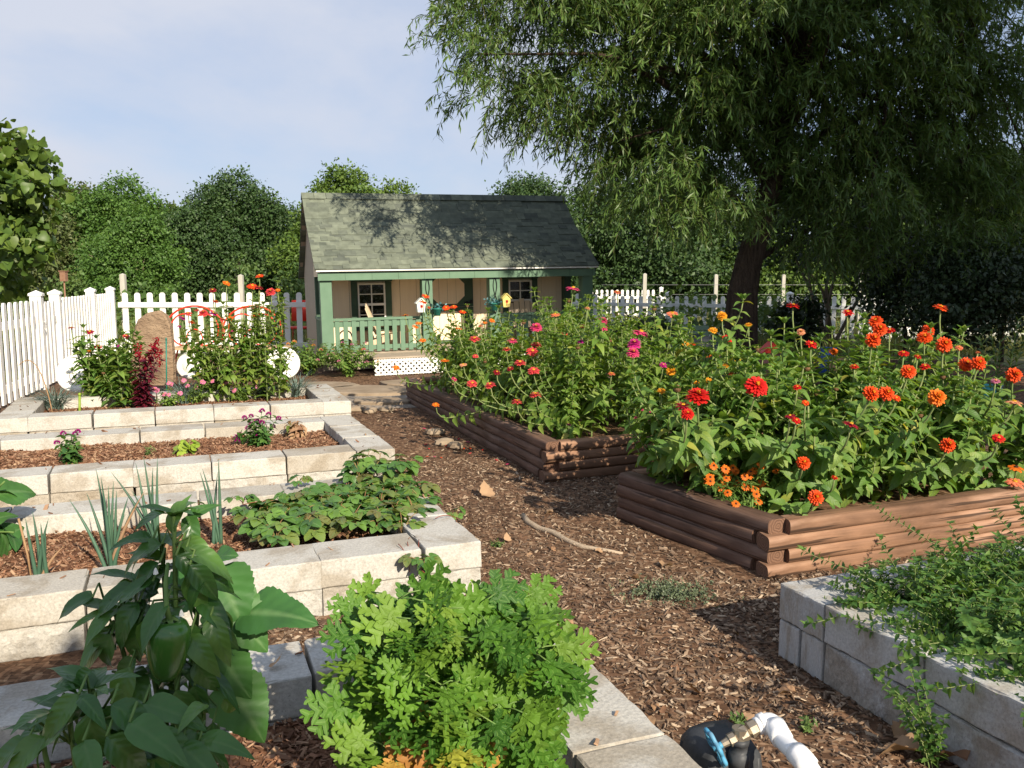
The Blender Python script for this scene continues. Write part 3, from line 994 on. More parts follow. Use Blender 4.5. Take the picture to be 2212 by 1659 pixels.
# windows
for (a, b) in win:
    g = Geo()
    HB(g, a - .11, a - .006, WY - .05, WY - .019, .62, 1.40)
    HB(g, b + .006, b + .11, WY - .05, WY - .019, .62, 1.40)
    V = [(a - .11, 1.402), (b + .11, 1.402), (b + .175, 1.49), (a - .175, 1.49)]
    V3 = [(x, WY - .075, z) for x, z in V] + [(x, WY - .019, z) for x, z in V]
    g.add(V3, [(0, 1, 2, 3), (7, 6, 5, 4)] + [(i, i + 4, (i + 1) % 4 + 4, (i + 1) % 4) for i in range(4)])
    HB(g, a - .11, b + .11, WY - .06, WY - .019, .57, .618)
    wf = hp(g, 'window', GPAINTD)
    g = Geo()
    t = .026
    HB(g, a, a + t, WY - .06, WY - .004, .66, 1.375); HB(g, b - t, b, WY - .06, WY - .004, .66, 1.375)
    HB(g, a + t, b - t, WY - .06, WY - .004, 1.349, 1.375); HB(g, a + t, b - t, WY - .06, WY - .004, .66, .69)
    HB(g, a + t, b - t, WY - .064, WY - .006, .995, 1.035)
    m = (a + b) / 2
    HB(g, m - .009, m + .009, WY - .055, WY - .03, .69, .995); HB(g, m - .009, m + .009, WY - .055, WY - .03, 1.035, 1.349)
    for z in (.84, 1.19):
        for xa, xb in ((a + t, m - .009), (m + .009, b - t)):
            HB(g, xa, xb, WY - .053, WY - .032, z - .008, z + .008)
    hp(g, 'sash', WPAINT, wf)
    g = Geo(); HB(g, a + t, b - t, WY - .027, WY - .023, .69, 1.349)
    gm = bpy.data.materials.get('window_glass')
    if not gm:
        gm = M('window_glass', (.02, .02, .02), .05, .5)
        q = NT(gm)
        tr = q.n('ShaderNodeBsdfTransparent', {'Color': (.75, .78, .76, 1)})
        ms = q.n('ShaderNodeMixShader', {0: .75})
        q.l(q.b.outputs['BSDF'], ms.inputs[1]); q.l(tr.outputs['BSDF'], ms.inputs[2]); q.l(ms.outputs['Shader'], q.o.inputs['Surface'])
    hp(g, 'pane', gm, wf)
    lm = bpy.data.materials.get('lace')
    if not lm:
        lm = M('lace', (.62, .62, .60), .9)
        q = NT(lm)
        vo = q.n('ShaderNodeTexVoronoi', {'Vector': q.co((1, 1, 1)), 'Scale': 15.})
        f = q.mix(.5, q.ramp(vo.outputs['Distance'], [(.3, 1.), (.42, .15)]), q.ramp(q.noise(q.co(), 90, 2), [(.4, .0), (.6, .7)]))
        tr = q.n('ShaderNodeBsdfTransparent')
        ms = q.n('ShaderNodeMixShader', {0: f})
        q.l(tr.outputs['BSDF'], ms.inputs[1]); q.l(q.b.outputs['BSDF'], ms.inputs[2]); q.l(ms.outputs['Shader'], q.o.inputs['Surface'])
    g = Geo()
    for (z0, z1, yy) in ((1.04, 1.36, .0), (.86, .93, .01)):
        K = 30
        V = []
        for i in range(K + 1):
            x = a + (b - a) * i / K
            yv = WY + .022 + yy + .008 * math.sin(i * 1.9)
            V += [(x, yv, z0 + .014 * abs(math.sin(i * .9))), (x, yv, z1)]
        g.add(V, [(2 * i, 2 * i + 2, 2 * i + 3, 2 * i + 1) for i in range(K)])
    hp(g, 'lace_curtain', lm, wf, True)
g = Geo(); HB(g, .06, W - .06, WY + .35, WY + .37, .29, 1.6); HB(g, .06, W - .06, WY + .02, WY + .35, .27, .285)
hp(g, 'dark_backing', DARKIN)  # black panels: darkness of the unlit room put into their colour
# door with two octagon panels
dx0, dx1 = 1.83, 2.77
g = Geo()
HB(g, dx0, dx1, WY - .052, WY - .0185, .29, .925); HB(g, dx0, dx1, WY - .052, WY - .0185, .935, 1.545)
door = hp(g, 'door', GPAINTD)
for zc, hh in ((1.23, .245), (.605, .25)):
    for i in range(4):
        g = Geo()
        xs = [-.31 + i * .155, -.31 + (i + 1) * .155 - .005]
        cx = (dx0 + dx1) / 2 + .005
        def oz(x): return hh if abs(x) < .31 - .15 else hh - (abs(x) - .16) * .95
        V = []
        for yv in (WY - .062, WY - .0525):
            qs = sorted(set([xs[0]] + [k for k in (-.16, .16) if xs[0] < k < xs[1]] + [xs[1]]))
            V += [(cx + x, yv, zc - oz(x)) for x in qs] + [(cx + x, yv, zc + oz(x)) for x in reversed(qs)]
        k = len(V) // 2
        g.add(V, [tuple(range(k)), tuple(range(k, 2 * k))[::-1]] + [(i_, i_ + k, (i_ + 1) % k + k, (i_ + 1) % k) for i_ in range(k)])
        if i == 0:
            G0 = g
        else:
            for at_ in ('V', 'L', 'N', 'M', 'A'):
                pass
            G0.add(V, [tuple(range(k)), tuple(range(k, 2 * k))[::-1]] + [(i_, i_ + k, (i_ + 1) % k + k, (i_ + 1) % k) for i_ in range(k)])
    hp(G0, 'octagon_panel', BEIGE, door)
g = Geo()
HB(g, 2.60, 2.74, WY - .075, WY - .0525, .985, 1.015); HB(g, 2.63, 2.66, WY - .085, WY - .0525, .95, 1.03); HB(g, 2.71, 2.75, WY - .09, WY - .0525, .985, 1.05)
hp(g, 'latch', BLACK, door)
for z in (1.46, .75):
    g = Geo(); HB(g, dx0 - .03, dx0 + .1, WY - .07, WY - .0525, z, z + .03); hp(g, 'hinge', BLACK, door)
# posts, beam, rails
PX = ((.0, .18), (1.62, 1.79), (2.76, 2.94), (W - .19, W))
for i, (a, b) in enumerate(PX):
    g = Geo()
    HB(g, a, b, .02, .05, .286, 1.50); HB(g, a, b, .17, .2, .286, 1.50)
    HB(g, a, a + .03, .05, .17, .286, 1.50); HB(g, b - .03, b, .05, .17, .286, 1.50)
    po = hp(g, 'porch_post', GPAINT)
    if i in (1, 2):
        g = Geo(); c = (a + b) / 2
        for s in (1, -1):
            g.tube([(c + s * .03 * math.sin(PI * t * 2) * (1 if t < .5 else 1.4), .008 if s > 0 else .014, 1.46 - .62 * t) for t in np.linspace(0, 1, 22)], .007, 5)
        hp(g, 'iron_scroll', BLACK, po, True)
g = Geo()
x = -.03
while x < W + .02:
    e = min(x + .42, W + .03)
    HB(g, x, e - .003, -.035, .018, 1.44, 1.565); x += .42
hp(g, 'porch_beam', GPAINT)
g = Geo(); HB(g, -.06, W + .06, -.092, -.074, 1.577, 1.598); hp(g, 'eave_trim', WPAINT)
def railing(x0, x1, y, pitch=.126):
    g = Geo()
    HB(g, x0, x1, y - .045, y + .05, .80, .84)
    HB(g, x0, x1, y - .012, y + .012, .70, .795); HB(g, x0, x1, y - .012, y + .012, .33, .40)
    n = int((x1 - x0) / pitch)
    for i in range(n):
        x = x0 + (i + .5) * (x1 - x0) / n
        HB(g, x - .036, x + .036, y - .032, y - .013, .30, .799)
    return g
hp(railing(.182, 1.618, .11), 'railing', GPAINT)
hp(railing(2.942, W - .192, .11), 'railing', GPAINT)
for x in (.03, W - .05):
    g = Geo()
    HB(g, x - .02, x + .05, .202, WY - .02, .80, .84)
    y = .26
    while y < WY - .1:
        HB(g, x - .008, x + .012, y, y + .07, .30, .799); y += .126
    HB(g, x + .0125, x + .035, .202, WY - .02, .70, .795); HB(g, x + .0125, x + .035, .202, WY - .02, .33, .4)
    hp(g, 'railing', GPAINT)
for x in (.02, W - .15):
    g = Geo(); HB(g, x, x + .13, WY - .16, WY - .021, .286, 1.5); hp(g, 'corner_post', GPAINTD)
g = Geo(); HB(g, .02, W - .02, .22, WY - .02, 1.52, 1.535); hp(g, 'porch_ceiling', BEIGE)
# roof: shingle tabs laid in courses
SH = leafmat('roof_shingle', [(.10, .115, .092), (.135, .152, .116), (.165, .185, .14), (.088, .10, .084)], 0., .9, None, .15)
def roofside(y0, z0, y1, z1, course, tab, x0, x1, seed):
    r = random.Random(seed)
    g = Geo()
    d = Vector((0, y1 - y0, z1 - z0)); L = d.length; d.normalize(); n = Vector((0, -d.z, d.y))
    k = round(L / course); c = L / k
    ang = math.atan2(d.z, d.y)
    for i in range(k):
        x = x0 - r.random() * tab
        while x < x1:
            wv = tab * r.choice((.55, .75, 1., 1.25))
            a, b = max(x, x0), min(x + wv, x1)
            if b - a > .01:
                th = r.choice((.016, .028))
                m = Matrix.Rotation(ang + .06, 4, 'X')
                cc = Vector(((a + b) / 2, y0, z0)) + d * (i * c + c * .62) + n * (.006 + th / 2)
                g.box(tuple(cc), (b - a - .001, c * 1.3 + r.uniform(0, .004), th), 0, m, rnd=r.random())
            x += wv
    return g
slab = Geo()
for (y0, z0, y1, z1) in ((EY, EZ, KY, KZ), (KY, KZ, RY, RZ), (BY, BZ, RY, RZ)):
    d = Vector((0, y1 - y0, z1 - z0)); n = Vector((0, -d.z, d.y)).normalized() * (.03 if d.y > 0 else -.03)
    P = [Vector((x, y, z)) for x in (-.06, W + .06) for y, z in ((y0, z0), (y1, z1))]
    V = [P[0], P[2], P[3], P[1]]; V = [tuple(p) for p in V] + [tuple(p - n) for p in V]
    slab.add(V, [(0, 1, 2, 3), (7, 6, 5, 4)] + [(i, i + 4, (i + 1) % 4 + 4, (i + 1) % 4) for i in range(4)])
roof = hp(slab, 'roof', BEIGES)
hp(roofside(EY, EZ, KY, KZ, .088, .2, -.08, W + .08, 4), 'porch_shingles', SH, roof)
hp(roofside(KY, KZ, RY, RZ, .118, .26, -.08, W + .08, 5), 'upper_shingles', SH, roof)
hp(roofside(BY, BZ, RY, RZ, .13, .3, -.08, W + .08, 6), 'rear_shingles', SH, roof)
g = Geo()
x = -.08
while x < W + .07:
    for s in (1, -1):
        m = Matrix.Rotation(s * R(42), 4, 'X')
        g.box((x + .1, RY - s * .055, RZ + .004), (.21, .16, .014), 0, m, rnd=random.random())
    x += .2
hp(g, 'ridge_cap', SH, roof)

HM = Matrix.Translation(house.location) @ house.rotation_euler.to_matrix().to_4x4()
def hw(x, y, z): return HM @ Vector((x, y, z))
# porch furniture and hangings
def adirondack(p, rz, label):
    root = thing('porch_chair', label, 'chair', p, 'cream chairs on the porch')
    root.rotation_euler = (0, HT, rz)
    g = Geo()
    for i in range(5):
        x = -.2 + i * .1
        m = Matrix.Rotation(R(-20), 4, 'X')
        g.box((x, .28 + .0, .50 - abs(x) * .15), (.09, .018, .56 - abs(x) * .5), 0, m)
    g.box((0, .26, .42), (.5, .03, .06), 0, Matrix.Rotation(R(-20), 4, 'X'))
    g.build('backrest', CHAIRM, root, local=True, smooth=False)
    g = Geo()
    for i in range(5):
        g.box((0, -.2 + i * .09, .27 - i * .012), (.48, .08, .02), 0, Matrix.Rotation(R(-8), 4, 'X'))
    g.build('seat', CHAIRM, root, local=True, smooth=False)
    for s in (-1, 1):
        g = Geo(); g.box((s * .3, -.02, .42), (.13, .55, .025)); g.build('armrest', CHAIRM, root, local=True, smooth=False)
        g = Geo(); g.box((s * .27, -.22, .2), (.03, .1, .4)); g.build('leg', CHAIRM, root, local=True, smooth=False)
        g = Geo(); g.box((s * .245, .08, .17), (.03, .62, .09), 0, Matrix.Rotation(R(-18), 4, 'X')); g.build('leg', CHAIRM, root, local=True, smooth=False)
adirondack(hw(1.16, .62, .286), HY + R(75), 'cream slatted porch chair under the left window, seen through the railing')
adirondack(hw(3.6, .66, .286), HY - R(10), 'cream slatted porch chair in shade behind the right railing')
g = Geo()
p = hw(.42, .5, .286)
g.lathe([(.05, 0), (.09, .02), (.11, .1), (.1, .17), (.06, .2)], 16, Matrix.Translation(p))
pot = tag(g.build('black_round_object', BLACK), 'black rounded object with arched handle behind the left railing', 'pot')  # dark rounded body, arched handle added below as a child
g = Geo(); g.tube([p + Vector((.12 * math.cos(t), 0, .18 + .16 * math.sin(t))) for t in np.linspace(0, PI, 14)], .012, 6)
g.build('handle', BLACK, pot)
def birdhouse(p, mat, label, rz):
    g = Geo()
    V = [(-.055, 0), (.055, 0), (.07, .13), (0, .2), (-.07, .13)]
    V3 = [(x, -.05, z) for x, z in V] + [(x, .05, z) for x, z in V]
    m = np.array(Matrix.Rotation(rz, 3, 'Z'))
    g.add(np.array(V3) @ m.T + np.array(p), [(0, 1, 2, 3, 4), (9, 8, 7, 6, 5)] + [(i, i + 5, (i + 1) % 5 + 5, (i + 1) % 5) for i in range(5)])
    o = tag(g.build('birdhouse', mat, smooth=False), label, 'birdhouse')
    g = Geo()
    for s in (1, -1):
        q = Matrix.Rotation(rz, 4, 'Z') @ Matrix.Translation((s * .045, 0, .182)) @ Matrix.Rotation(s * R(45), 4, 'Y')
        g.box(tuple(Vector(p) + q.translation), (.125, .13, .012), 0, q)
    r_ = g.build('roof', mat, o, smooth=False)
    g = Geo(); c = Vector(p) + Matrix.Rotation(rz, 3, 'Z') @ Vector((0, -.053, .095))
    for k in range(6):
        a = k * PI / 3
        g.box((c.x + .018 * math.cos(a), c.y, c.z + .018 * math.sin(a)), (.016, .006, .016))
    g.box((c.x, c.y, c.z - .045), (.006, .005, .05))
    g.build('painted_flower', REDM, o)
    g = Geo(); g.lathe([(.014, 0), (.014, .004)], 12, Matrix.Translation(c + Vector((0, .001, 0))) @ Matrix.Rotation(PI / 2, 4, 'X')); g.build('entrance_hole', DARKIN, o)
birdhouse(hw(1.56, -.09, .91), BIRDC, 'white birdhouse hung on the left middle porch post', HY)
birdhouse(hw(3.0, -.09, .95), YEL, 'pale yellow birdhouse with a painted flower beside the right middle porch post', HY)
def hangpot(p, label):
    g = Geo()
    g.lathe([(.05, 0), (.065, .1), (.08, .105), (.08, .125), (.06, .12)], 14, Matrix.Translation(p))
    o = tag(g.build('hanging_pot', TEAL), label, 'flower pot', 'teal pots on the porch posts')
    g = Geo()
    k = 60
    P = np.array(p)[None] + np.array((0, 0, .13)) + rg.normal(0, .055, (k, 3)) * np.array((1.5, .9, .7))
    g.inst(TQ, frames(P, rdir(k), rdir(k) + np.array((0, 0, 1.)), .05))
    g.build('silk_leaves', TEALL, o)
hangpot(hw(1.84, -.06, .84), 'teal pot of bluish leaves on the left middle porch post')
hangpot(hw(2.80, -.08, .90), 'teal pot of bluish leaves on the right middle porch post')

# ------------------------------------------------------------------ trees
def limb(a, b, bow=.15, n=7, seed=0):
    a, b = Vector(a), Vector(b)
    L = (b - a).length
    off = Vector((random.uniform(-1, 1), random.uniform(-1, 1), random.uniform(0, 1))) * L * bow
    return [a.lerp(b, t) + off * math.sin(PI * t) + Vector((noise.noise((t * 4 + seed, 0, 0)), noise.noise((0, t * 4, seed)), 0)) * L * .03 * (t > 0) for t in np.linspace(0, 1, n)]
def clumps(ells, n, shell=.55):
    vol = np.array([e[3] * e[4] * e[5] for e in ells]); vol = vol / vol.sum()
    k = rg.choice(len(ells), n, p=vol)
    E_ = np.array(ells)[k]
    d = rdir(n)
    r = shell + (1 - shell) * rg.random(n) ** .6
    off = d * r[:, None] * E_[:, 3:6]
    return E_[:, :3] + off, d, off
def leafcloud(ells, ncl, per, size, sc, shell=.55, T=TQ, droop=.35, up=.55, flat=.7, szv=.35):
    c, d, off = clumps(ells, ncl, shell)
    c = np.repeat(c, per, 0); d = np.repeat(d, per, 0)
    P = c + rg.normal(0, sc, c.shape) * np.array((1, 1, flat))
    Nn = d * .7 + np.array((0, 0, up)) + rg.normal(0, .55, c.shape)
    D = rg.normal(0, 1, c.shape) + d * .6 - np.array((0, 0, droop))
    S = size * (1 + szv * rg.normal(0, 1, len(P)).clip(-1.6, 1.8))
    rn = (np.repeat(rg.random(ncl), per) * .6 + rg.random(len(P)) * .4)
    return frames(P, D, Nn, S), rn
def tree(name, label, base, trunk_h, r0, ells, ncl, per, size, sc, lmat, bark=BARK, group=None, nlimb=7, T=TQ, shell=.5, lean=(0, 0), cat='tree', flat=.7, droop=.35):
    base = Vector(base)
    root = thing(name, label, cat, base, group)
    ells = [(base.x + e[0], base.y + e[1], base.z + e[2], *e[3:]) for e in ells]
    g = Geo()
    top = base + Vector((lean[0], lean[1], trunk_h))
    P = limb(base - Vector((0, 0, .1)), top, .03, 9, base.x)
    g.tube(P, [r0 * (1.35 - .0 if i == 0 else 1.1 - .75 * i / 8) for i in range(9)], 9)
    for i in range(nlimb):
        e = ells[i % len(ells)]
        d = Vector(rdir(1)[0]); d.z = abs(d.z)
        tip = Vector(e[:3]) + Vector((d.x * e[3], d.y * e[4], d.z * e[5])) * .8
        s = P[random.randint(4, 8)]
        g.tube(limb(s, tip, .1, 7, i), np.linspace(r0 * .42, r0 * .05, 7), 6)
    g.build('trunk', bark, root)
    g = Geo()
    Mm, rn = leafcloud(ells, ncl, per, size, sc, shell, T, droop, flat=flat)
    g.inst(T, Mm, rn)
    g.build('crown', lmat, root)
    return root
TG = 'trees beyond the fence'
def bt(label, x, ytop, Y, wpx, mat, n, sz, name='leafy_tree', bot=.12, bark=BARK):
    p = gy(x, 640, Y); zt = gy(x, ytop, Y).z
    r = wpx / 1850 * Y / 2
    E_ = [(0, 0, zt * .5, r * .78, r * .75, zt * .36)]
    for k in range(4):
        a = random.uniform(-1, 1)
        E_.append((r * a * .72, random.uniform(-.3, .3) * r, zt * (.95 - .16 * abs(a) - random.uniform(.10, .17)), r * random.uniform(.3, .46), r * .35, zt * random.uniform(.10, .17)))
    for k in range(9):
        a = random.uniform(0, 2 * PI)
        E_.append((r * .72 * math.cos(a), r * .6 * math.sin(a), zt * random.uniform(.2, .66), r * random.uniform(.3, .55), r * .45, zt * random.uniform(.12, .2)))
    E_.append((r * .1, 0, zt * .8, r * .5, r * .5, zt * .2))
    E_.append((0, -r * .2, zt * .25, r * .85, r * .7, zt * .2))
    tree(name, label, (p.x, Y, -.1), zt * .55, .035 * zt, E_, int(n * 2.3), 42, sz * .5, r * .095, mat, bark, TG, 8)
bt('brownish green tree behind the heart-leaved redbud at the left edge', 40, 420, 34, 280, TR4, 520, .24)
bt('tall olive green tree right of the redbud', 165, 380, 38, 175, TR4, 420, .26)
bt('bright green round-topped tree left of the dark oak', 265, 372, 36, 235, TR1, 620, .24)
bt('small bright green tree with pale twin stems in front of the round-topped tree', 300, 440, 30, 200, TR1, 460, .18, bark=BARKL)
bt('dark green oak with a broad rounded crown left of the playhouse', 500, 364, 36, 235, TR2, 760, .22, 'oak_tree')
bt('olive tree in the gap between the round-topped tree and the oak', 368, 430, 42, 120, TR4, 300, .26)
bt('tree with sunlit yellow-green crown rising above the left roof ridge', 735, 354, 34, 240, TR3, 700, .24)
bt('paler tree beside it above the roof ridge', 855, 385, 38, 170, TR3, 360, .24)
bt('dense green tree above the right end of the roof', 1130, 372, 30, 300, TR2, 700, .2)
bt('dark tree beyond the fence behind the willow trunk', 1420, 330, 38, 420, TR2, 520, .3)
bt('mid green tree beyond the fence right of the willow trunk', 1760, 360, 36, 420, TR3, 520, .3)
bt('dark tree at the far right beyond the fence', 2080, 300, 34, 420, TR2, 520, .3)
bt('low olive tree filling the gap left of the round-topped tree', 110, 425, 40, 170, TR4, 380, .24)
bt('low green tree filling the gap left of the oak', 390, 440, 38, 150, TR3, 340, .22)
bt('low dark tree between the oak and the playhouse', 612, 432, 38, 150, TR2, 340, .22)
# far wood: one leafy mass behind them
g = Geo()
Mm, rn = leafcloud([(x, 52 + random.uniform(-2, 2), 1.6, 4.2, 2.2, 3.0 + random.uniform(-.6, .8)) for x in range(-42, 46, 5)], 1500, 26, .42, .8, .3)
g.inst(TQ, Mm, rn)
tag(g.build('far_wood', TR2), 'far belt of woodland filling the gaps behind the trees', 'woodland', kind='stuff')
# weeds and long grass beyond the fence
g = Geo()
Mm, rn = leafcloud([(random.uniform(-17, 14), random.uniform(19, 29), random.uniform(.1, .5), random.uniform(.6, 1.3), .7, random.uniform(.4, 1.0)) for _ in range(70)], 1500, 16, .13, .18, .3)
g.inst(TQ, Mm, rn)
tag(g.build('weeds', WEED), 'tall leafy weeds growing beyond the white fence', 'weeds', kind='stuff')
g = Geo()
n = 22000
P = np.stack((rg.uniform(-18, 14, n), 16.9 + 16 * rg.random(n) ** 1.5, np.full(n, -.05)), 1)
P[:, 2] = [gh(x, y) - .04 for x, y in P[:, :2]]
g.inst(T_blade, frames(P, np.stack((rg.normal(0, .3, n), rg.normal(0, .3, n), np.ones(n)), 1), rdir(n), rg.uniform(.25, .6, n)))
tag(g.build('field_grass', GRS), 'rough yellowish grass in the field beyond the fence', 'grass', kind='stuff')
for (x, yt, Y, hh, lab) in ((520, 560, 24, 1.9, 'slim weedy sapling in front of the oak beyond the fence'), (160, 590, 24, 1.4, 'pale green bush beyond the left fence gate'), (640, 590, 22, 1.6, 'leafy bush beyond the fence just left of the playhouse')):
    p = gy(x, 640, Y)
    tree('sapling', lab, (p.x, Y, 0), hh, .02, [(0, 0, hh * .6, .5, .5, hh * .5), (.1, 0, hh * .9, .25, .25, hh * .2)], 46, 26, .10, .12, WEED, group='saplings beyond the fence', nlimb=4)
# redbud at the left edge
Y = 12.2
rb = []
for (x, y, rx, rz) in ((5, 350, 60, 60), (45, 335, 42, 34), (10, 440, 75, 60), (30, 535, 75, 45), (-60, 420, 90, 130), (-40, 320, 60, 50), (-5, 605, 50, 24), (90, 530, 36, 12), (105, 312, 18, 12), (70, 425, 46, 34), (110, 385, 20, 14), (85, 490, 40, 24)):
    p = gy(x, y, Y)
    rb.append((p.x + 7.9, random.uniform(-.4, .4), p.z, rx / 1850 * Y, .7, rz / 1850 * Y))
tree('redbud_tree', 'redbud tree with large heart-shaped leaves at the left edge', (-7.9, Y, 0), 2.2, .09, rb, 250, 12, .112, .09, REDB, T=T_heart, nlimb=12, shell=.35, droop=1.1)

# ------------------------------------------------------------------ the willow
def willow(base, ells, nstrand, name, label, mat, trunkpts, tr, extra):
    root = thing(name, label, 'tree', base)
    g = Geo()
    g.tube(trunkpts, tr, 12)
    for pts_, r0 in extra:
        g.tube(pts_, np.linspace(r0, r0 * .25, len(pts_)), 7)
    tips, _, _ = clumps(ells, 60, .5)
    for i, t in enumerate(tips):
        s = trunkpts[random.randint(len(trunkpts) // 2, len(trunkpts) - 1)]
        g.tube(limb(s, t, .14, 8, i), np.linspace(.06, .01, 8), 5)
    g.build('trunk', BARK, root)
    per = 22
    c, d, off = clumps(ells, nstrand // per, .3)
    n = nstrand // per * per
    c = np.repeat(c, per, 0) + rg.normal(0, .2, (n, 3)) * np.array((1, 1, .6)); d = np.repeat(d + rg.normal(0, .3, d.shape), per, 0)
    K = 18
    Ls = rg.uniform(.35, .8, n)
    out = d.copy(); out[:, 2] = out[:, 2] * .4 + .32; out += rg.normal(0, .35, out.shape)
    out /= np.linalg.norm(out, axis=1)[:, None]
    t = np.linspace(0, 1, K)
    fx = (1 - np.exp(-2.2 * t)) / 2.2 * 1.1
    fz = t - fx
    P = c[:, None] + out[:, None] * (Ls[:, None] * fx[None])[:, :, None] * 1.7
    P[:, :, 2] -= Ls[:, None] * fz[None] * .75
    T_ = np.gradient(P, axis=1)
    T_ /= np.linalg.norm(T_, axis=2)[:, :, None] + 1e-9
    side = rg.normal(0, 1, P.shape)
    D = T_ * .7 + side * .55 + np.array((0, 0, -.25))
    Nn = rg.normal(0, .6, P.shape) + np.array((0, 0, .8))
    S = rg.uniform(.095, .165, P.shape[:2])
    keep = (rg.random(P.shape[:2]) < .93) & (t[None] > .05)
    rn = np.repeat(rg.random(n)[:, None], K, 1) * .6 + rg.random((n, K)) * .4
    g = Geo()
    g.inst(T_wil, frames(P[keep], D[keep], Nn[keep], S[keep]), rn[keep])
    # twigs as thin three-sided strands
    q = P[:, ::4]
    for m_ in range(0):
        pass
    kk = q.shape[1]
    th = np.arange(3) * 2 * PI / 3
    ring = np.stack((np.cos(th), np.sin(th), np.zeros(3)), 1) * .0035
    V = q[:, :, None, :] + ring[None, None]
    F = [(i * 3 + j, i * 3 + (j + 1) % 3, (i + 1) * 3 + (j + 1) % 3, (i + 1) * 3 + j) for i in range(kk - 1) for j in range(3)]
    Vf = V.reshape(n, -1, 3)
    fl_ = np.array(F).ravel(); nv = kk * 3
    g.L.append((fl_[None] + (np.arange(n) * nv)[:, None]).ravel() + g.n); g.N.append(np.full(len(F) * n, 4)); g.M.append(np.full(len(F) * n, 1))
    g.V.append(Vf.reshape(-1, 3)); a = np.zeros((n * nv, 3)); g.A.append(a); g.n += n * nv
    g.build('crown', [mat, TWIG], root)
    return root
WYY = 13.
def wp(x, y, dY=0): return gy(x, y, WYY + dY)
we = []
for (x, y, rx, rz, ry, dY) in ((1190, 60, 205, 165, 1.2, -.4), (1095, 185, 95, 100, .9, -.6), (1350, 150, 220, 175, 1.6, 0), (1200, 275, 110, 40, .8, 1.8), (1560, 60, 300, 240, 2.0, 0), (1830, 130, 290, 250, 1.9, .2), (2060, 200, 170, 240, 1.5, .6), (2180, 60, 150, 200, 1.5, .8), (2190, 330, 120, 170, 1.4, .9),
                               (1460, 370, 140, 105, 1.3, -.4), (1470, 450, 120, 75, 1.1, -.6), (1530, 330, 220, 120, 1.4, .7), (1880, 400, 260, 150, 1.6, .3), (2020, 470, 150, 110, 1.2, .5), (1810, 475, 150, 75, 1.1, 0),
                               (1560, -230, 420, 250, 2.4, .2), (1200, -160, 220, 160, 1.5, 0), (1900, -150, 300, 220, 2., .4), (1345, 310, 75, 75, .9, .2), (1400, 420, 50, 65, .7, .1)):
    p = wp(x, y, dY)
    we.append((p.x, p.y, p.z, rx / 1850 * WYY, ry, rz / 1850 * WYY))
tb = wp(1600, 700); tb.z = -.05
tpts = [tb, wp(1603, 640), wp(1615, 575), wp(1640, 490), wp(1668, 400), wp(1690, 300), wp(1705, 180), wp(1712, 60), wp(1705, -120), wp(1690, -300)]
tpts[1].z = max(tpts[1].z, .6)
willow(tb, we, 17600, 'willow_tree', 'large willow with a dark leaning trunk and long drooping narrow leaves', WILL, tpts, [.29, .235, .205, .185, .17, .15, .13, .11, .08, .04],
       [([tpts[3], wp(1600, 440, -.3), wp(1560, 400, -.5)], .09), ([tpts[4], wp(1560, 260, -.2), wp(1420, 170, -.4), wp(1290, 120, -.4)], .1), ([tpts[5], wp(1560, 150), wp(1430, 60), wp(1250, -20)], .1),
        ([tpts[4], wp(1760, 300, .2), wp(1900, 230, .4), wp(2030, 180, .5)], .1), ([tpts[6], wp(1800, 60, .2), wp(1950, -30, .3)], .09), ([tpts[2], wp(1700, 520, .3), wp(1800, 470, .4)], .06)])
# many-stemmed small tree and dark shrubs on the right
p = gy(1790, 700, 17.5)
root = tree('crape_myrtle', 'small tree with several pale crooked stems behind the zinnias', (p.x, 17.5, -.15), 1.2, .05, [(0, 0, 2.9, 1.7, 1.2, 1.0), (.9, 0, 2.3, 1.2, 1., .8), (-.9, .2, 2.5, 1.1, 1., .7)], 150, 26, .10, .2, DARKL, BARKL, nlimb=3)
g = Geo()
for i in range(6):
    a = random.uniform(-1.2, 1.2)
    b0 = Vector((p.x + random.uniform(-.2, .2), 17.5, -.1))
    g.tube(limb(b0, b0 + Vector((a, random.uniform(-.4, .4), random.uniform(1.7, 2.4))), .12, 8, i), np.linspace(.045, .015, 8), 6)
g.build('stem', BARKL, root)
def shrub(label, x, y, Y, rx, rz, mat, n, size, zc=None, name='shrub', group=None, T=TQ, ry=None):
    p = gy(x, y, Y)
    b = (p.x, Y, gh(p.x, Y))
    ax = rx / 1850 * Y; az = rz / 1850 * Y
    zc_ = p.z - b[2]
    E_ = [(0, 0, zc_, ax * .8, (ry or ax) * .8, az * .9)] + [(ax * .5 * math.cos(a), ax * .4 * math.sin(a), zc_ + random.uniform(-.3, .45) * az, ax * .55, ax * .5, az * .55) for a in np.linspace(0, 5.2, 6)]
    return tree(name, label, b, max(.1, zc_ * .8), max(.012, .03 * az), E_, n, 22, size, ax * .14, mat, group=group, nlimb=5, cat='shrub', T=T, shell=.4)
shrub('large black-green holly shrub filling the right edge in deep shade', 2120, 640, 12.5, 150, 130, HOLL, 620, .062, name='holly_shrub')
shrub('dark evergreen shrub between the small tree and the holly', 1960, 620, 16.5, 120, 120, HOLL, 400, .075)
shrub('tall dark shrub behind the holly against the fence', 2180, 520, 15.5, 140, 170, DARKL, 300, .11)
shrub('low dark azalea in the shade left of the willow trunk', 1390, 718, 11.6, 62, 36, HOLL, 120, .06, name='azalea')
shrub('dark leafy shrub under the willow right of its trunk', 1720, 700, 15, 60, 60, DARKL, 90, .08)

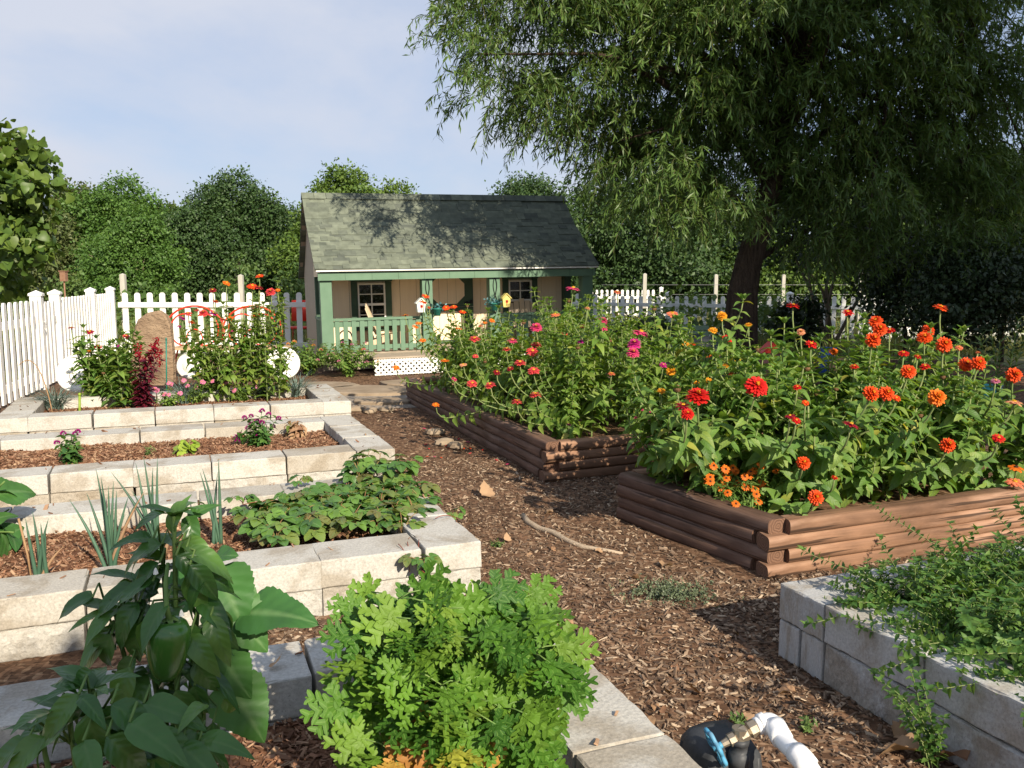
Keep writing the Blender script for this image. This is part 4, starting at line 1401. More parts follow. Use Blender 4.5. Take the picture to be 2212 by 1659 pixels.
# unseen shade trees, crowns set along sun rays from what they shade
def shade(label, base, c, r, n, size=.3, sc=.35, bark=BARK, second=True):
    base = Vector(base); c = Vector(c)
    return tree('unseen_shade_tree', label, base, (c.z - base.z) * .9, .2, [(c.x - base.x, c.y - base.y, c.z, r, r, r * .9), (c.x - base.x + r * .5 * second, c.y - base.y, c.z + r * .5 * second, r * .7, r * .7, r * .6)], n, 18, size, sc, SYC, bark, 'tall shade trees outside the view', 8, lean=(c.x - base.x, c.y - base.y))
def along(p, t): return Vector(p) + SUNV * t
shade('tall tree to the right that shades the willow', (12.5, 0, 0), along((5.2, 12.4, 4.2), 17), 2.6, 300)
shade('second tall tree to the right that shades the dark shrubs', (17, 4, 0), along((8.2, 15, 3), 17), 4.2, 480)
c = along((-.92, 1.62, .56), 8.5)
shade('young tree added behind the camera to shade the pepper plant', (c.x + .4, c.y - .5, 0), c, .36, 44, .15, .08, second=False)  # unseen tree added for its shade, small crown sized to the pepper plant
shade('fourth tall tree added to the right to shade the ground around the willow trunk', (13, -2.5, 0), along((4.7, 10.6, .3), 15.5), 2.7, 330)  # unseen tree added to darken the ground behind the zinnias


# ------------------------------------------------------------------ flowers
T_pet = leafT(lambda t: .17 * min(1, .3 + t * 1.6) * (1 - max(0, t - .75) ** 2 * 9), 4, -.15, .25)
T_petw = leafT(lambda t: .22 * min(1, .25 + t * 1.9) * (1 - max(0, t - .75) ** 2 * 9), 4, -.2, .35)
FM = {}
def flowermesh(kind, col, seed=0):
    k = (kind, col, seed)
    if k in FM:
        return FM[k]
    r = random.Random(hash((kind, seed)) % 999 + 3)
    g = Geo()
    P, D, N_, S, rn = [], [], [], [], []
    rings = {'double': [(0, 16, .50, -14), (.02, 16, .47, 4), (.05, 15, .42, 20), (.08, 13, .36, 36), (.10, 11, .29, 52), (.11, 8, .22, 68)],
             'semi': [(0, 15, .5, -6), (.02, 14, .45, 10), (.04, 10, .34, 28)],
             'single': [(0, 11, .5, -4)], 'flat': [(0, 13, .5, -2), (.012, 11, .42, 8)],
             'ball': [(-.06, 13, .40, -62), (-.04, 14, .44, -38), (-.02, 15, .47, -14), (.02, 15, .46, 8), (.06, 14, .42, 28), (.1, 12, .37, 48), (.12, 9, .3, 66)]}[kind]
    for z, n, L, e in rings:
        a0 = r.random() * 6
        for i in range(n):
            a = a0 + 2 * PI * i / n + r.uniform(-.09, .09)
            el = R(e + r.uniform(-9, 9))
            d = Vector((math.cos(a) * math.cos(el), math.sin(a) * math.cos(el), math.sin(el)))
            up = Vector((-math.cos(a) * math.sin(el), -math.sin(a) * math.sin(el), math.cos(el)))
            P.append((d.x * .03, d.y * .03, z)); D.append(tuple(d)); N_.append(tuple(up)); S.append(L * r.uniform(.9, 1.06)); rn.append(r.random())
    g.inst(T_petw if kind in ('single', 'flat') else T_pet, frames(P, D, N_, S), rn)
    o = g.build('flower', PET[col]); me = o.data; bpy.data.objects.remove(o)
    g = Geo()
    zc = {'double': .19, 'semi': .09, 'single': .02, 'flat': .03, 'ball': .25}[kind]
    rc = {'double': .09, 'semi': .12, 'single': .13, 'flat': .12, 'ball': .08}[kind]
    Q = []
    for i in range(36):
        t = math.sqrt(i / 36) * rc; a = i * 2.4
        Q.append((t * math.cos(a), t * math.sin(a), zc + .05 * (1 - (t / rc) ** 2)))
    Q = np.array(Q)
    nn = np.tile((0, 0, 1.), (36, 1)) + rg.normal(0, .35, (36, 3))
    g.inst((T_pet[0] * np.array((1.3, 1, 1)), T_pet[1], T_pet[2]), frames(Q, nn, rdir(36), .055))
    g.lathe([(rc * 1.05, zc - .03), (rc, zc), (rc * .6, zc + .04), (.004, zc + .055)], 10)
    o = g.build('flower_centre', DCEN if kind == 'single' else YCEN); mc = o.data; bpy.data.objects.remove(o)
    FM[k] = (me, mc)
    return FM[k]
def putflower(parent, p, nrm, d, kind, col):
    me, mc = flowermesh(kind, col, random.randrange(2))
    o = bpy.data.objects.new('flower', me); C.objects.link(o); o.parent = parent
    o.location = Vector(p) - Vector(parent.location)
    o.rotation_euler = (Vector(nrm).to_track_quat('Z', 'Y') @ Matrix.Rotation(random.random() * 6, 3, 'Z').to_quaternion()).to_euler()
    o.scale = (d, d, d * random.uniform(.85, 1.05))
    c = bpy.data.objects.new('flower_centre', mc); C.objects.link(c); c.parent = o
def bez(a, b, c, d, n):
    out = []
    for t in np.linspace(0, 1, n):
        u = 1 - t
        out.append(a * (u ** 3) + b * (3 * u * u * t) + c * (3 * u * t * t) + d * (t ** 3))
    return out
ZT = T_zin
class Leaves:                                    # collects leaf placements for one foliage mesh
    def __init__(s): s.d = {}
    def put(s, T, p, d, n, sz, rn=None, mat=0):
        s.d.setdefault((id(T), mat), (T, mat, [], [], [], [], []))
        q = s.d[(id(T), mat)]
        q[2].append(tuple(p)); q[3].append(tuple(d)); q[4].append(tuple(n)); q[5].append(sz); q[6].append(random.random() if rn is None else rn)
    def geo(s):
        g = Geo()
        for T, mat, P, D, N_, S, rn in s.d.values():
            g.inst(T, frames(P, D, N_, S), rn, mat)
        return g
def dress(Lv, P, s0, s1, step, size, Ts, out=1., up=.45, ph=0., mat=0, taper=.45, four=False):
    # opposite leaf pairs along a stem polyline, from arc length s0*L to s1*L
    P = [Vector(p) for p in P]
    seg = [0.]
    for i in range(1, len(P)): seg.append(seg[-1] + (P[i] - P[i - 1]).length)
    L = seg[-1]
    s = s0 * L; k = 0
    while s < s1 * L:
        i = next((j for j in range(1, len(seg)) if seg[j] >= s), len(seg) - 1)
        t = (s - seg[i - 1]) / max(1e-6, seg[i] - seg[i - 1])
        p = P[i - 1].lerp(P[i], t); d = (P[i] - P[i - 1]).normalized()
        a = d.orthogonal().normalized()
        for m in range(2):
            q = Matrix.Rotation(ph + k * PI / 2 + m * PI + random.uniform(-.4, .4), 3, d) @ a
            dd = (q * out + d * up + Vector((0, 0, random.uniform(-.15, .2)))).normalized()
            sz = size * (1 - taper * (s / L)) * random.uniform(.75, 1.2)
            Lv.put(random.choice(Ts), p, dd, d + Vector((0, 0, .6)) + Vector((random.gauss(0, .25), random.gauss(0, .25), 0)), sz, None, 1 if Ts is ZT and random.random() < .025 else mat)
        s += step * random.uniform(.8, 1.25); k += 1
BROWNH = grain('spent_bloom', (.10, .05, .025), (.2, .11, .05), 60, bst=.8, bd=.01)
def zinnia(base, h, flowers, label, group, nbr=5, lsize=.105, lmat=None, step=.052, yellow=.02, spread=.22, srad=.0055, buds=True):
    base = Vector(base)
    root = thing('zinnia_plant', label, 'plant', base, group)
    G = Geo(); Lv = Leaves()
    lean = Vector((random.uniform(-.1, .1), random.uniform(-.12, .06), 0))
    top = base + lean + Vector((0, 0, h * random.choice((.75, .85, 1.0))))
    main = bez(base - Vector((0, 0, .03)), base + Vector((0, 0, h * .3)), top - Vector((0, 0, h * .3)), top, 10)
    G.tube(main, np.linspace(srad * 1.3, srad * .8, 10), 6)
    dress(Lv, main, .1, 1., step, lsize * 1.15, ZT)
    for (p, n, d, kind, col) in flowers:
        p = Vector(p)
        f = max(.12, min(.72, (p.z - base.z) / h * .5))
        s = main[int(f * 9)]
        L = (p - s).length
        nn = Vector(n).normalized()
        b = bez(s, s + (Vector((p.x - s.x, p.y - s.y, 0)) * .45 + Vector((0, 0, .2 * L))), p - (nn * .25 + Vector((0, 0, .75))) * L * .35, p - nn * d * .04, 10)
        G.tube(b, np.linspace(srad, srad * .7, 10), 6)
        dress(Lv, b, .12, .80, step, lsize, ZT, taper=.5)
        putflower(root, p, nn, d, kind, col)
        for k in range(8):                          # green bracts under the bloom
            a = k * PI / 4
            Lv.put(ZT[0], p - nn * d * .10, Vector((math.cos(a), math.sin(a), .9)), Vector((0, 0, 1)), d * .22)
    for k in range(nbr):
        s = main[random.randint(1, 7)]
        a = random.uniform(0, 2 * PI)
        e = Vector((base.x + math.cos(a) * spread * random.uniform(.5, 1.2), base.y + math.sin(a) * spread * random.uniform(.5, 1.2), s.z + h * random.uniform(.16, .5)))
        b = bez(s, s.lerp(e, .4) + Vector((0, 0, -.02)), e - Vector((0, 0, .12)), e, 8)
        G.tube(b, np.linspace(srad * .9, srad * .6, 8), 5)
        dress(Lv, b, .15, 1., step, lsize * .95, ZT, taper=.45)
        for m in range(6):
            an = m * PI / 3
            Lv.put(ZT[0], e, Vector((math.cos(an) * .6, math.sin(an) * .6, .8)), Vector((math.cos(an), math.sin(an), .3)) * -1 + Vector((0, 0, 1.2)), lsize * .5)
        q_ = random.random()
        if buds and q_ < .07:                           # spent brown head
            g2 = Geo(); g2.lathe([(.004, -.006), (.016, 0), (.02, .012), (.014, .03), (.004, .036)], 9, Matrix.Translation(e)); g2.build('spent_head', BROWNH, root)
        elif buds and q_ < .5:
            G.lathe([(.004, 0), (.011, .008), (.012, .018), (.004, .026)], 7, Matrix.Translation(e))
    st = G.build('stem', ZST, root)
    g = Lv.geo()
    n = sum(len(x) for x in g.N)
    for a_, m_ in zip(g.A, g.M):                        # a few yellowed leaves low on the plant
        pass
    g.build('foliage', [lmat or ZG, YG], root)
    return root
ORD = ['first', 'second', 'third', 'fourth', 'fifth', 'sixth', 'seventh', 'eighth', 'ninth', 'tenth', 'eleventh', 'twelfth']
NUM = {1: 'one', 2: 'two', 3: 'three', 4: 'four', 5: 'five', 6: 'six', 7: 'seven', 8: 'eight', 9: 'nine'}
CN = {'orange_red': 'orange-red', 'hot_pink': 'hot pink', 'light_pink': 'light pink'}
def zbed(rows, flowers, hfun, group, where, lsize, lmat, nbr, step, spread, rownames, srad=.0055):
    plants = []
    for ri, row in enumerate(rows):
        for i, b in enumerate(row):
            plants.append([Vector(b), [], ri, i])
    for (p, d, kind, col) in flowers:
        q = min(plants, key=lambda t: (Vector((t[0].x - p.x, t[0].y - p.y))).length + .07 * len(t[1]))
        tilt = random.uniform(.1, .7)
        n = Vector((0, 0, 1)) + Vector((SUNV.x * .5 - p.x * .08, SUNV.y * .9, 0)) * tilt + Vector((random.gauss(0, .15), random.gauss(0, .15), 0))
        if kind == 'ball': n = Vector((.1, -.8, .75)) + Vector((random.gauss(0, .2), random.gauss(0, .2), 0))
        if kind == 'double': n += Vector((0, -.25, 0))
        q[1].append((p, n, d, kind, col))
    for b, fl_, ri, i in plants:
        cs = []
        for f in fl_:
            c = CN.get(f[4], f[4])
            if c not in cs: cs.append(c)
        bl = 'no open blooms' if not fl_ else '%s %s bloom%s' % (NUM.get(len(fl_), 'many'), ' and '.join(cs[:2]) if len(cs) < 3 else 'mixed', 's' if len(fl_) > 1 else '')
        zinnia(b, hfun(b), fl_, 'zinnia with %s, %s from left, %s row, %s' % (bl, ORD[i], rownames[ri], where), group, nbr, lsize, lmat, step, spread=spread, srad=srad)

# near timber bed, flowers read off the photograph (x, y, width there, colour, distance)
def Zc(x, y): return 1219.9 + x * .4485, 542.2 + y * .4485
nearF = [(1100, 262, 60, 'scarlet', 'semi', 5.9), (758, 312, 48, 'golden', 'double', 6.0), (885, 353, 36, 'golden', 'semi', 6.1), (713, 380, 44, 'golden', 'semi', 5.9), (785, 420, 50, 'scarlet', 'semi', 5.7), (585, 447, 40, 'golden', 'semi', 5.9),
 (1138, 390, 40, 'peach', 'double', 5.7), (1187, 447, 60, 'scarlet', 'semi', 5.5), (1363, 295, 54, 'scarlet', 'semi', 5.5), (1497, 340, 66, 'orange_red', 'ball', 5.6), (1517, 377, 68, 'orange_red', 'ball', 5.5), (1565, 380, 50, 'scarlet', 'semi', 5.7),
 (1485, 427, 74, 'orange_red', 'ball', 5.4), (1752, 380, 60, 'orange_red', 'double', 5.9), (1733, 415, 72, 'orange_red', 'double', 5.7), (1811, 270, 62, 'orange_red', 'semi', 5.8), (1828, 450, 76, 'orange_red', 'ball', 5.4), (1632, 492, 52, 'scarlet', 'semi', 5.3),
 (1735, 555, 50, 'scarlet', 'semi', 5.3), (1655, 580, 72, 'orange_red', 'ball', 5.1), (1933, 545, 72, 'orange_red', 'ball', 5.4), (1992, 540, 70, 'orange_red', 'ball', 5.3), (1900, 465, 35, 'salmon', 'semi', 5.6), (2165, 597, 74, 'orange_red', 'ball', 5.5),
 (1395, 555, 42, 'scarlet', 'semi', 5.3), (925, 650, 112, 'scarlet', 'double', 4.9), (643, 697, 114, 'scarlet', 'double', 4.85), (570, 745, 76, 'crimson', 'semi', 4.85), (592, 783, 62, 'scarlet', 'double', 4.8), (1477, 685, 80, 'orange_red', 'ball', 4.9),
 (1550, 685, 76, 'orange_red', 'ball', 4.9), (1598, 707, 40, 'orange_red', 'semi', 5.0), (1793, 705, 84, 'orange', 'ball', 4.95), (1120, 655, 40, 'scarlet', 'semi', 5.2), (1117, 815, 42, 'scarlet', 'semi', 4.75), (1085, 792, 50, 'crimson', 'flat', 4.8),
 (1380, 832, 76, 'crimson', 'flat', 4.75), (1160, 730, 36, 'orange_red', 'semi', 5.0), (2090, 900, 60, 'scarlet', 'semi', 5.0), (1845, 935, 74, 'orange_red', 'ball', 5.0), (1150, 1020, 68, 'orange_red', 'ball', 4.55), (1210, 1187, 76, 'orange_red', 'ball', 4.35),
 (1300, 1090, 32, 'scarlet', 'semi', 4.5), (2170, 1110, 82, 'salmon', 'flat', 5.0), (2165, 725, 76, 'peach', 'flat', 5.3), (2175, 1040, 66, 'orange', 'single', 5.1), (1295, 485, 46, 'orange', 'double', 5.7), (830, 515, 46, 'golden', 'semi', 5.8),
 (775, 550, 32, 'golden', 'semi', 5.8), (650, 565, 42, 'golden', 'semi', 5.7), (690, 622, 48, 'golden', 'semi', 5.5), (630, 630, 36, 'golden', 'semi', 5.5), (512, 575, 52, 'golden', 'double', 5.8), (467, 673, 44, 'golden', 'semi', 5.6), (805, 592, 32, 'scarlet', 'semi', 5.5),
 (700, 505, 30, 'scarlet', 'semi', 5.8), (1700, 508, 36, 'scarlet', 'semi', 5.5), (1990, 487, 26, 'salmon', 'semi', 5.6), (2075, 625, 44, 'light_pink', 'semi', 5.3)]
fl_ = []
for x, y, wv, col, kind, Y in nearF:
    a, b = Zc(x, y)
    Y -= .22 + .35 * min(1, max(0, (y - 400) / 300)) * (y < 1000)
    fl_.append((gy(a, b, Y), wv * .4485 / 1850 * Y * 1.06, kind, col))
ef = (nFR - nFL).normalized(); es = es0 = (nBL - nFL).normalized()
rows = []
for ri, (dv, off, n) in enumerate(((.36, .66, 6), (.66, .16, 8), (.98, .14, 8))):
    rows.append([nFL + es * (dv + random.uniform(-.05, .05)) + ef * (off + i * .29 + random.uniform(-.05, .05)) + Vector((0, 0, .19)) for i in range(n)])
zbed(rows, fl_, lambda b: (.49 + .45 * min(1, max(0, ((b - nFL).dot(es0) - .3) / .75)) + .15 * min(1, max(0, (b.x - .9) / 1.4))) * random.uniform(.84, 1.14), 'zinnias in the nearer timber bed', 'nearer timber bed', .135, ZG, 17, .043, .27, ('front', 'middle', 'back'), .0065)
# far timber bed
def Zf(x, y): return 609.9 + x * .3217, 372.7 + y * .3217
farF = [(963, 826, 52, 'orange_red', 'flat', 9.3), (945, 866, 50, 'orange_red', 'flat', 9.2), (825, 955, 42, 'orange', 'flat', 9.4), (915, 1008, 42, 'orange', 'flat', 9.0), (895, 1030, 42, 'orange', 'flat', 9.0), (1100, 905, 46, 'orange_red', 'flat', 9.2), (1150, 897, 46, 'orange_red', 'flat', 9.1),
 (1210, 932, 46, 'orange_red', 'flat', 9.0), (1187, 1045, 46, 'orange', 'flat', 8.7), (942, 1122, 46, 'orange', 'flat', 8.6), (1290, 1115, 68, 'coral', 'semi', 8.3), (1330, 1028, 30, 'salmon', 'semi', 8.6), (1090, 1258, 62, 'orange', 'flat', 8.0), (765, 1305, 44, 'orange', 'flat', 9.2), (1215, 1287, 46, 'peach', 'flat', 7.9),
 (1705, 1040, 74, 'pink', 'double', 8.0), (1545, 1128, 62, 'pink', 'semi', 8.0), (1705, 1155, 66, 'coral', 'semi', 7.8), (1680, 1200, 78, 'coral', 'semi', 7.7), (1505, 1185, 56, 'coral', 'semi', 7.8), (1893, 1080, 44, 'coral', 'semi', 8.0), (1953, 775, 82, 'pink', 'flat', 8.3), (2052, 910, 26, 'peach', 'semi', 8.2), (1832, 950, 62, 'salmon', 'flat', 8.2),
 (2003, 1130, 42, 'magenta', 'semi', 7.8), (2150, 1000, 62, 'pink', 'double', 8.0), (1595, 1275, 72, 'coral', 'semi', 7.4), (1688, 1327, 72, 'coral', 'semi', 7.2), (1297, 1232, 36, 'coral', 'semi', 8.0), (1275, 1415, 62, 'coral', 'semi', 7.3), (1395, 1425, 68, 'coral', 'semi', 7.1), (1700, 1490, 72, 'coral', 'semi', 6.9), (1575, 1537, 68, 'coral', 'semi', 6.75),
 (1155, 1385, 36, 'pink', 'semi', 7.8), (1530, 1315, 42, 'crimson', 'semi', 7.3), (2015, 1030, 42, 'coral', 'semi', 8.0), (1030, 1555, 46, 'orange', 'flat', 7.9), (1410, 990, 40, 'orange', 'flat', 8.6), (1360, 1005, 30, 'orange', 'flat', 8.6), (1440, 1340, 44, 'crimson', 'semi', 7.4), (985, 905, 26, 'orange_red', 'semi', 9.1)]
fl2 = [(gy(*Zf(x, y), max(6.35, Y - .6)), wv * .3217 / 1850 * Y * 1.06, kind, col) for x, y, wv, col, kind, Y in farF]
for x, y, wv, col, kind, Y in ((335, 447, 60, 'hot_pink', 'double', 7.4), (330, 490, 56, 'pink', 'double', 7.3), (368, 388, 72, 'pink', 'flat', 7.6), (518, 298, 50, 'salmon', 'flat', 7.8), (253, 197, 32, 'salmon', 'semi', 8.0), (185, 335, 42, 'pink', 'double', 7.9), (188, 370, 36, 'pink', 'semi', 7.8), (75, 430, 32, 'magenta', 'semi', 7.7),
                              (475, 548, 36, 'hot_pink', 'semi', 7.2), (685, 515, 38, 'pink', 'semi', 7.3), (225, 590, 32, 'salmon', 'semi', 7.2), (395, 765, 46, 'pink', 'flat', 6.9), (350, 800, 36, 'pink', 'semi', 6.8), (20, 835, 24, 'magenta', 'semi', 6.9), (108, 275, 26, 'peach', 'semi', 8.0), (615, 450, 30, 'orange_red', 'semi', 7.6)):
    a, b = Zc(x, y)
    fl2.append((gy(a, b, max(6.4, Y - .8)), wv * .4485 / 1850 * Y * 1.03, kind, col))
ef = (fFR - fFL).normalized(); es = (fBL - fFL).normalized()
rows = []
for dv, off, n in ((.40, .32, 6), (.95, .28, 6), (1.55, .28, 6), (2.2, .28, 6), (2.9, .26, 5), (3.6, .26, 4)):
    rows.append([fFL + es * (dv + random.uniform(-.12, .12)) + ef * (off + i * .33 + random.uniform(-.07, .07)) + Vector((0, 0, .19)) for i in range(n)])
def hfar(b):
    return (.68 + .15 * min(1, max(0, b.y - 6.6)) + .06 * min(1, max(0, b.x + .5))) * random.uniform(.78, 1.18)
zbed(rows, fl2, hfar, 'zinnias in the farther timber bed', 'farther timber bed', .125, ZGF, 14, .047, .27, ('front', 'second', 'third', 'fourth', 'fifth', 'back'), .006)

# generic leafy plant: stems from a base to given tips
def herb(name, label, cat, base, tips, Ts, lmat, smat, size, step, s0=.25, s1=1., up=.4, out=1., srad=.004, taper=.3, group=None, bow=.12, flowers=(), rosette=0, mats=None):
    base = Vector(base)
    root = thing(name, label, cat, base, group)
    G = Geo(); Lv = Leaves()
    for i, t in enumerate(tips):
        t = Vector(t)
        L = (t - base).length
        b0 = base + Vector((random.gauss(0, .012), random.gauss(0, .012), -.02))
        P = bez(b0, b0 + Vector((0, 0, L * .4)) + (t - b0) * .1, t - (t - b0) * .25 + Vector((0, 0, L * bow)), t, 9)
        G.tube(P, np.linspace(srad * 1.2, srad * .6, 9), 5)
        dress(Lv, P, s0, s1, step, size, Ts, out, up, random.random() * 3, random.randrange(len(mats)) if mats and random.random() < .25 else 0, taper)
        for m in range(rosette):
            an = m * 2 * PI / rosette + random.random()
            Lv.put(random.choice(Ts), t, Vector((math.cos(an) * .8, math.sin(an) * .8, .45)), Vector((-math.cos(an) * .3, -math.sin(an) * .3, 1)), size * random.uniform(.5, .9))
    G.build('stem', smat, root)
    Lv.geo().build('foliage', mats or lmat, root)
    for f in flowers: putflower(root, *f)
    return root
def domepts(c, rx, ry, h, n, lo=.35):
    out = []
    for i in range(n):
        a = random.uniform(0, 2 * PI); r = math.sqrt(random.random())
        z = h * math.sqrt(max(0, 1 - r * r * .85)) * random.uniform(.75, 1.05)
        out.append(Vector((c[0] + rx * r * math.cos(a), c[1] + ry * r * math.sin(a), c[2] + max(lo * h * .5, z))))
    return out
# orange narrow-leaved daisies in the near log bed
T_nar = leafT(lance(.09), 4, .2, .5)
for i, (x, y, n, lab) in enumerate(((800, 1080, 19, 'low mound of small orange daisies inside the timber bed by its shaded left log'), (970, 1090, 14, 'second low mound of small orange daisies, just right of the first'), (855, 1210, 7, 'few small orange daisies at the foot of the two daisy mounds'))):
    a, b = Zc(x, y)
    Y = 4.62 if i < 2 else 4.5
    c = gy(a, b, Y)
    fs = []
    tips = []
    for k in range(n):
        p = gy(*Zc(x + random.gauss(0, 60), y + random.gauss(0, 34)), Y + random.uniform(-.15, .1))
        fs.append((p, Vector((random.gauss(0, .3), -.8 + random.gauss(0, .3), .8)), random.uniform(.042, .052), 'single', 'orange'))
        tips.append(p - Vector((0, 0, .01)))
    herb('orange_daisy', lab, 'plant', (c.x, c.y + .05, .19), tips + domepts((c.x, c.y, .19), .14, .12, c.z - .2, 14), [T_nar], ZG, GST, .06, .02, .15, .95, srad=.0022, flowers=fs, group='small orange daisies')

# ------------------------------------------------------------------ farthest concrete bed
def Zd(x, y): return x * .3676, 576 + y * .3676
dF = [(1524, 50, 50, 'orange_red', 'flat'), (1333, 93, 46, 'orange', 'flat'), (1483, 110, 62, 'orange_red', 'flat'), (1522, 123, 52, 'coral', 'semi'), (1590, 148, 62, 'coral', 'double'), (1632, 137, 32, 'orange', 'semi'), (1250, 138, 46, 'crimson', 'semi'), (1267, 203, 46, 'orange_red', 'semi'), (1105, 275, 46, 'coral', 'semi'),
      (1160, 255, 42, 'coral', 'semi'), (1195, 272, 52, 'coral', 'double'), (1255, 272, 52, 'magenta', 'semi'), (1072, 300, 46, 'magenta', 'semi'), (1125, 325, 46, 'orange_red', 'semi'), (1053, 350, 30, 'magenta', 'semi'), (1350, 292, 50, 'orange', 'flat'), (1310, 310, 32, 'coral', 'semi'), (1432, 238, 36, 'orange_red', 'semi'), (1503, 280, 56, 'orange', 'flat'),
      (1362, 372, 50, 'hot_pink', 'flat'), (1415, 375, 46, 'crimson', 'semi'), (1480, 450, 40, 'orange_red', 'flat')]
fd = [(gy(*Zd(x, y), 9.35), wv * .3676 / 1850 * 9.35 * 1.02, k, c) for x, y, wv, c, k in dF]
def atd(x, yb=820, Y=9.35): return Vector((gy(x, yb, Y).x, Y, .14))
rows = [[atd(x, Y=9.3 + random.uniform(-.12, .12)) for x in (432, 462, 492, 522, 550, 576, 602)]]
hx = {0: .62, 1: .72, 2: .78, 3: .92, 4: 1.12, 5: 1.2, 6: 1.1}
hh = {round(b.x, 4): hx[i] for i, b in enumerate(rows[0])}
zbed(rows, fd, lambda b: hh[round(b.x, 4)], 'tall zinnias in the farthest concrete bed', 'farthest concrete bed', .125, ZGF, 12, .052, .17, ('single',), .007)
dF2 = [(418, 357, 42, 'crimson', 'flat'), (527, 380, 52, 'crimson', 'flat'), (578, 470, 42, 'scarlet', 'semi'), (520, 498, 26, 'orange', 'semi'), (690, 462, 24, 'magenta', 'semi'), (742, 405, 40, 'coral', 'flat')]
fd = [(gy(*Zd(x, y), 8.85), wv * .3676 / 1850 * 8.85, k, c) for x, y, wv, c, k in dF2]
rows = [[atd(x, Y=8.85 + random.uniform(-.15, .15)) for x in (195, 217, 240, 262, 280)]]
zbed(rows, fd, lambda b: random.uniform(.60, .70), 'bushy zinnias beside the white fence', 'beside the white fence', .14, ZG, 15, .046, .17, ('front',), .006)
# burgundy celosia
tips = [gy(*Zd(x, y), 8.75) for x, y in ((812, 490), (880, 520), (920, 450), (905, 480), (940, 520), (850, 560), (790, 600), (930, 580), (820, 640), (890, 620), (860, 680), (770, 690))]
b0 = atd(305, Y=8.72)
cel = herb('celosia', 'dark burgundy celosia with red feathery spikes in the farthest concrete bed', 'plant', b0, tips, [leafT(ovate(.22), 5, .3, .7)], BURG, BURG, .13, .05, .12, .95, srad=.006)
g = Geo()
for t in tips[:6]:
    k = 60
    P = np.array(t)[None] + np.stack((rg.normal(0, .012, k), rg.normal(0, .012, k), rg.uniform(-.11, .05, k)), 1)
    g.inst(TQ, frames(P, rdir(k) + np.array((0, 0, .8)), rdir(k), .03))
g.build('plume', petalmat('celosia_plume', (.38, .012, .03)), cel)
# fescue clumps
def tuft(name, label, base, n, L, spread, T, mat, group=None, cat='plant', lo=.6):
    base = Vector(base)
    P = np.array(base)[None] + np.stack((rg.normal(0, spread * .12, n), rg.normal(0, spread * .12, n), np.zeros(n)), 1)
    a = rg.random(n) * 2 * PI; r = rg.random(n) ** .7 * spread
    D = np.stack((np.cos(a) * r, np.sin(a) * r, np.full(n, L)), 1)
    g = Geo()
    g.inst(T, frames(P, D, np.stack((-np.cos(a), -np.sin(a), np.full(n, .3)), 1), L * rg.uniform(lo, 1.1, n)))
    root = thing(name, label, cat, base, group)
    g.build('foliage', mat, root)
    return root
for x, y, lab in ((120, 885, 'spiky blue-grey fescue clump at the left corner of the farthest concrete bed'), (640, 858, 'blue-grey fescue clump at the right corner of the farthest concrete bed'), (402, 872, 'blue-grey fescue clump in the middle among pink petunias')):
    p = gz(x, y, .15)
    tuft('blue_fescue', lab, p, 170, .34, .26, T_blade, BLUG, 'blue fescue clumps')
# pink petunias
for x, y, n, lab in ((365, 880, 7, 'pink petunias below the burgundy celosia'), (420, 872, 6, 'pink petunias around the middle fescue clump'), (528, 868, 3, 'low petunias with few pink blooms at the foot of the tall zinnias')):
    p = gz(x, y, .15)
    fs = [(p + Vector((random.gauss(0, .12), random.gauss(-.02, .05), random.uniform(.13, .26))), Vector((random.gauss(0, .3), -.8, .7)), random.uniform(.045, .06), 'flat', 'light_pink') for _ in range(n)]
    herb('petunia', lab, 'plant', p, [f[0] for f in fs] + domepts(p, .2, .12, .18, 16), [T_small], ZGF, GST, .05, .025, .15, .95, srad=.0025, flowers=fs, group='pink petunias')
for x, y, mat, sz, h, lab in ((575, 862, ZG, .05, .22, 'compact deep green parsley-like plant at the foot of the tall zinnias'), (608, 858, CHAR, .06, .22, 'yellow-green leafy plant beside the right fescue clump'), (470, 858, ZGF, .06, .2, 'low green seedlings between petunias and tall zinnias')):
    p = gz(x, y, .15)
    herb('low_herb', lab, 'plant', p, domepts(p, .13, .1, h, 22), [T_small], mat, GST, sz, .025, .2, 1., srad=.0025)
# dead brown stalk arching at the left
p = gz(115, 900, .16)
P = bez(p, gy(95, 800, 8.2), gy(70, 755, 8.2), gy(40, 790, 8.15), 14)
g = Geo(); g.tube(P, np.linspace(.006, .003, 14), 5)
Lv = Leaves(); dress(Lv, P, .55, 1., .018, .035, [T_nar, T_small], 1., .2)
root = thing('dead_stalk', 'dry brown arching seed stalk at the left end of the farthest concrete bed', 'plant', p)
g.build('stem', DST, root); Lv.geo().build('dry_seeds', DRY, root)
for x, y0, y1, Y, m, lab, r in ((172, 855, 912, 8.3, CHAR, 'thick yellow-green plant stake at the left end of the farthest concrete bed', .012), (359, 735, 840, 9.4, TEAL, 'thin dark green garden stake behind the celosia', .008)):
    g = Geo(); a = gy(x, y1, Y); b = gy(x, y0, Y); a.z = min(a.z, .16)
    g.tube([a, b], r, 8); g.lathe([(r * 1.2, 0), (r * 1.2, .02), (r * .5, .03)], 8, Matrix.Translation(b))
    tag(g.build('garden_stake', m), lab, 'garden stake', 'garden stakes')

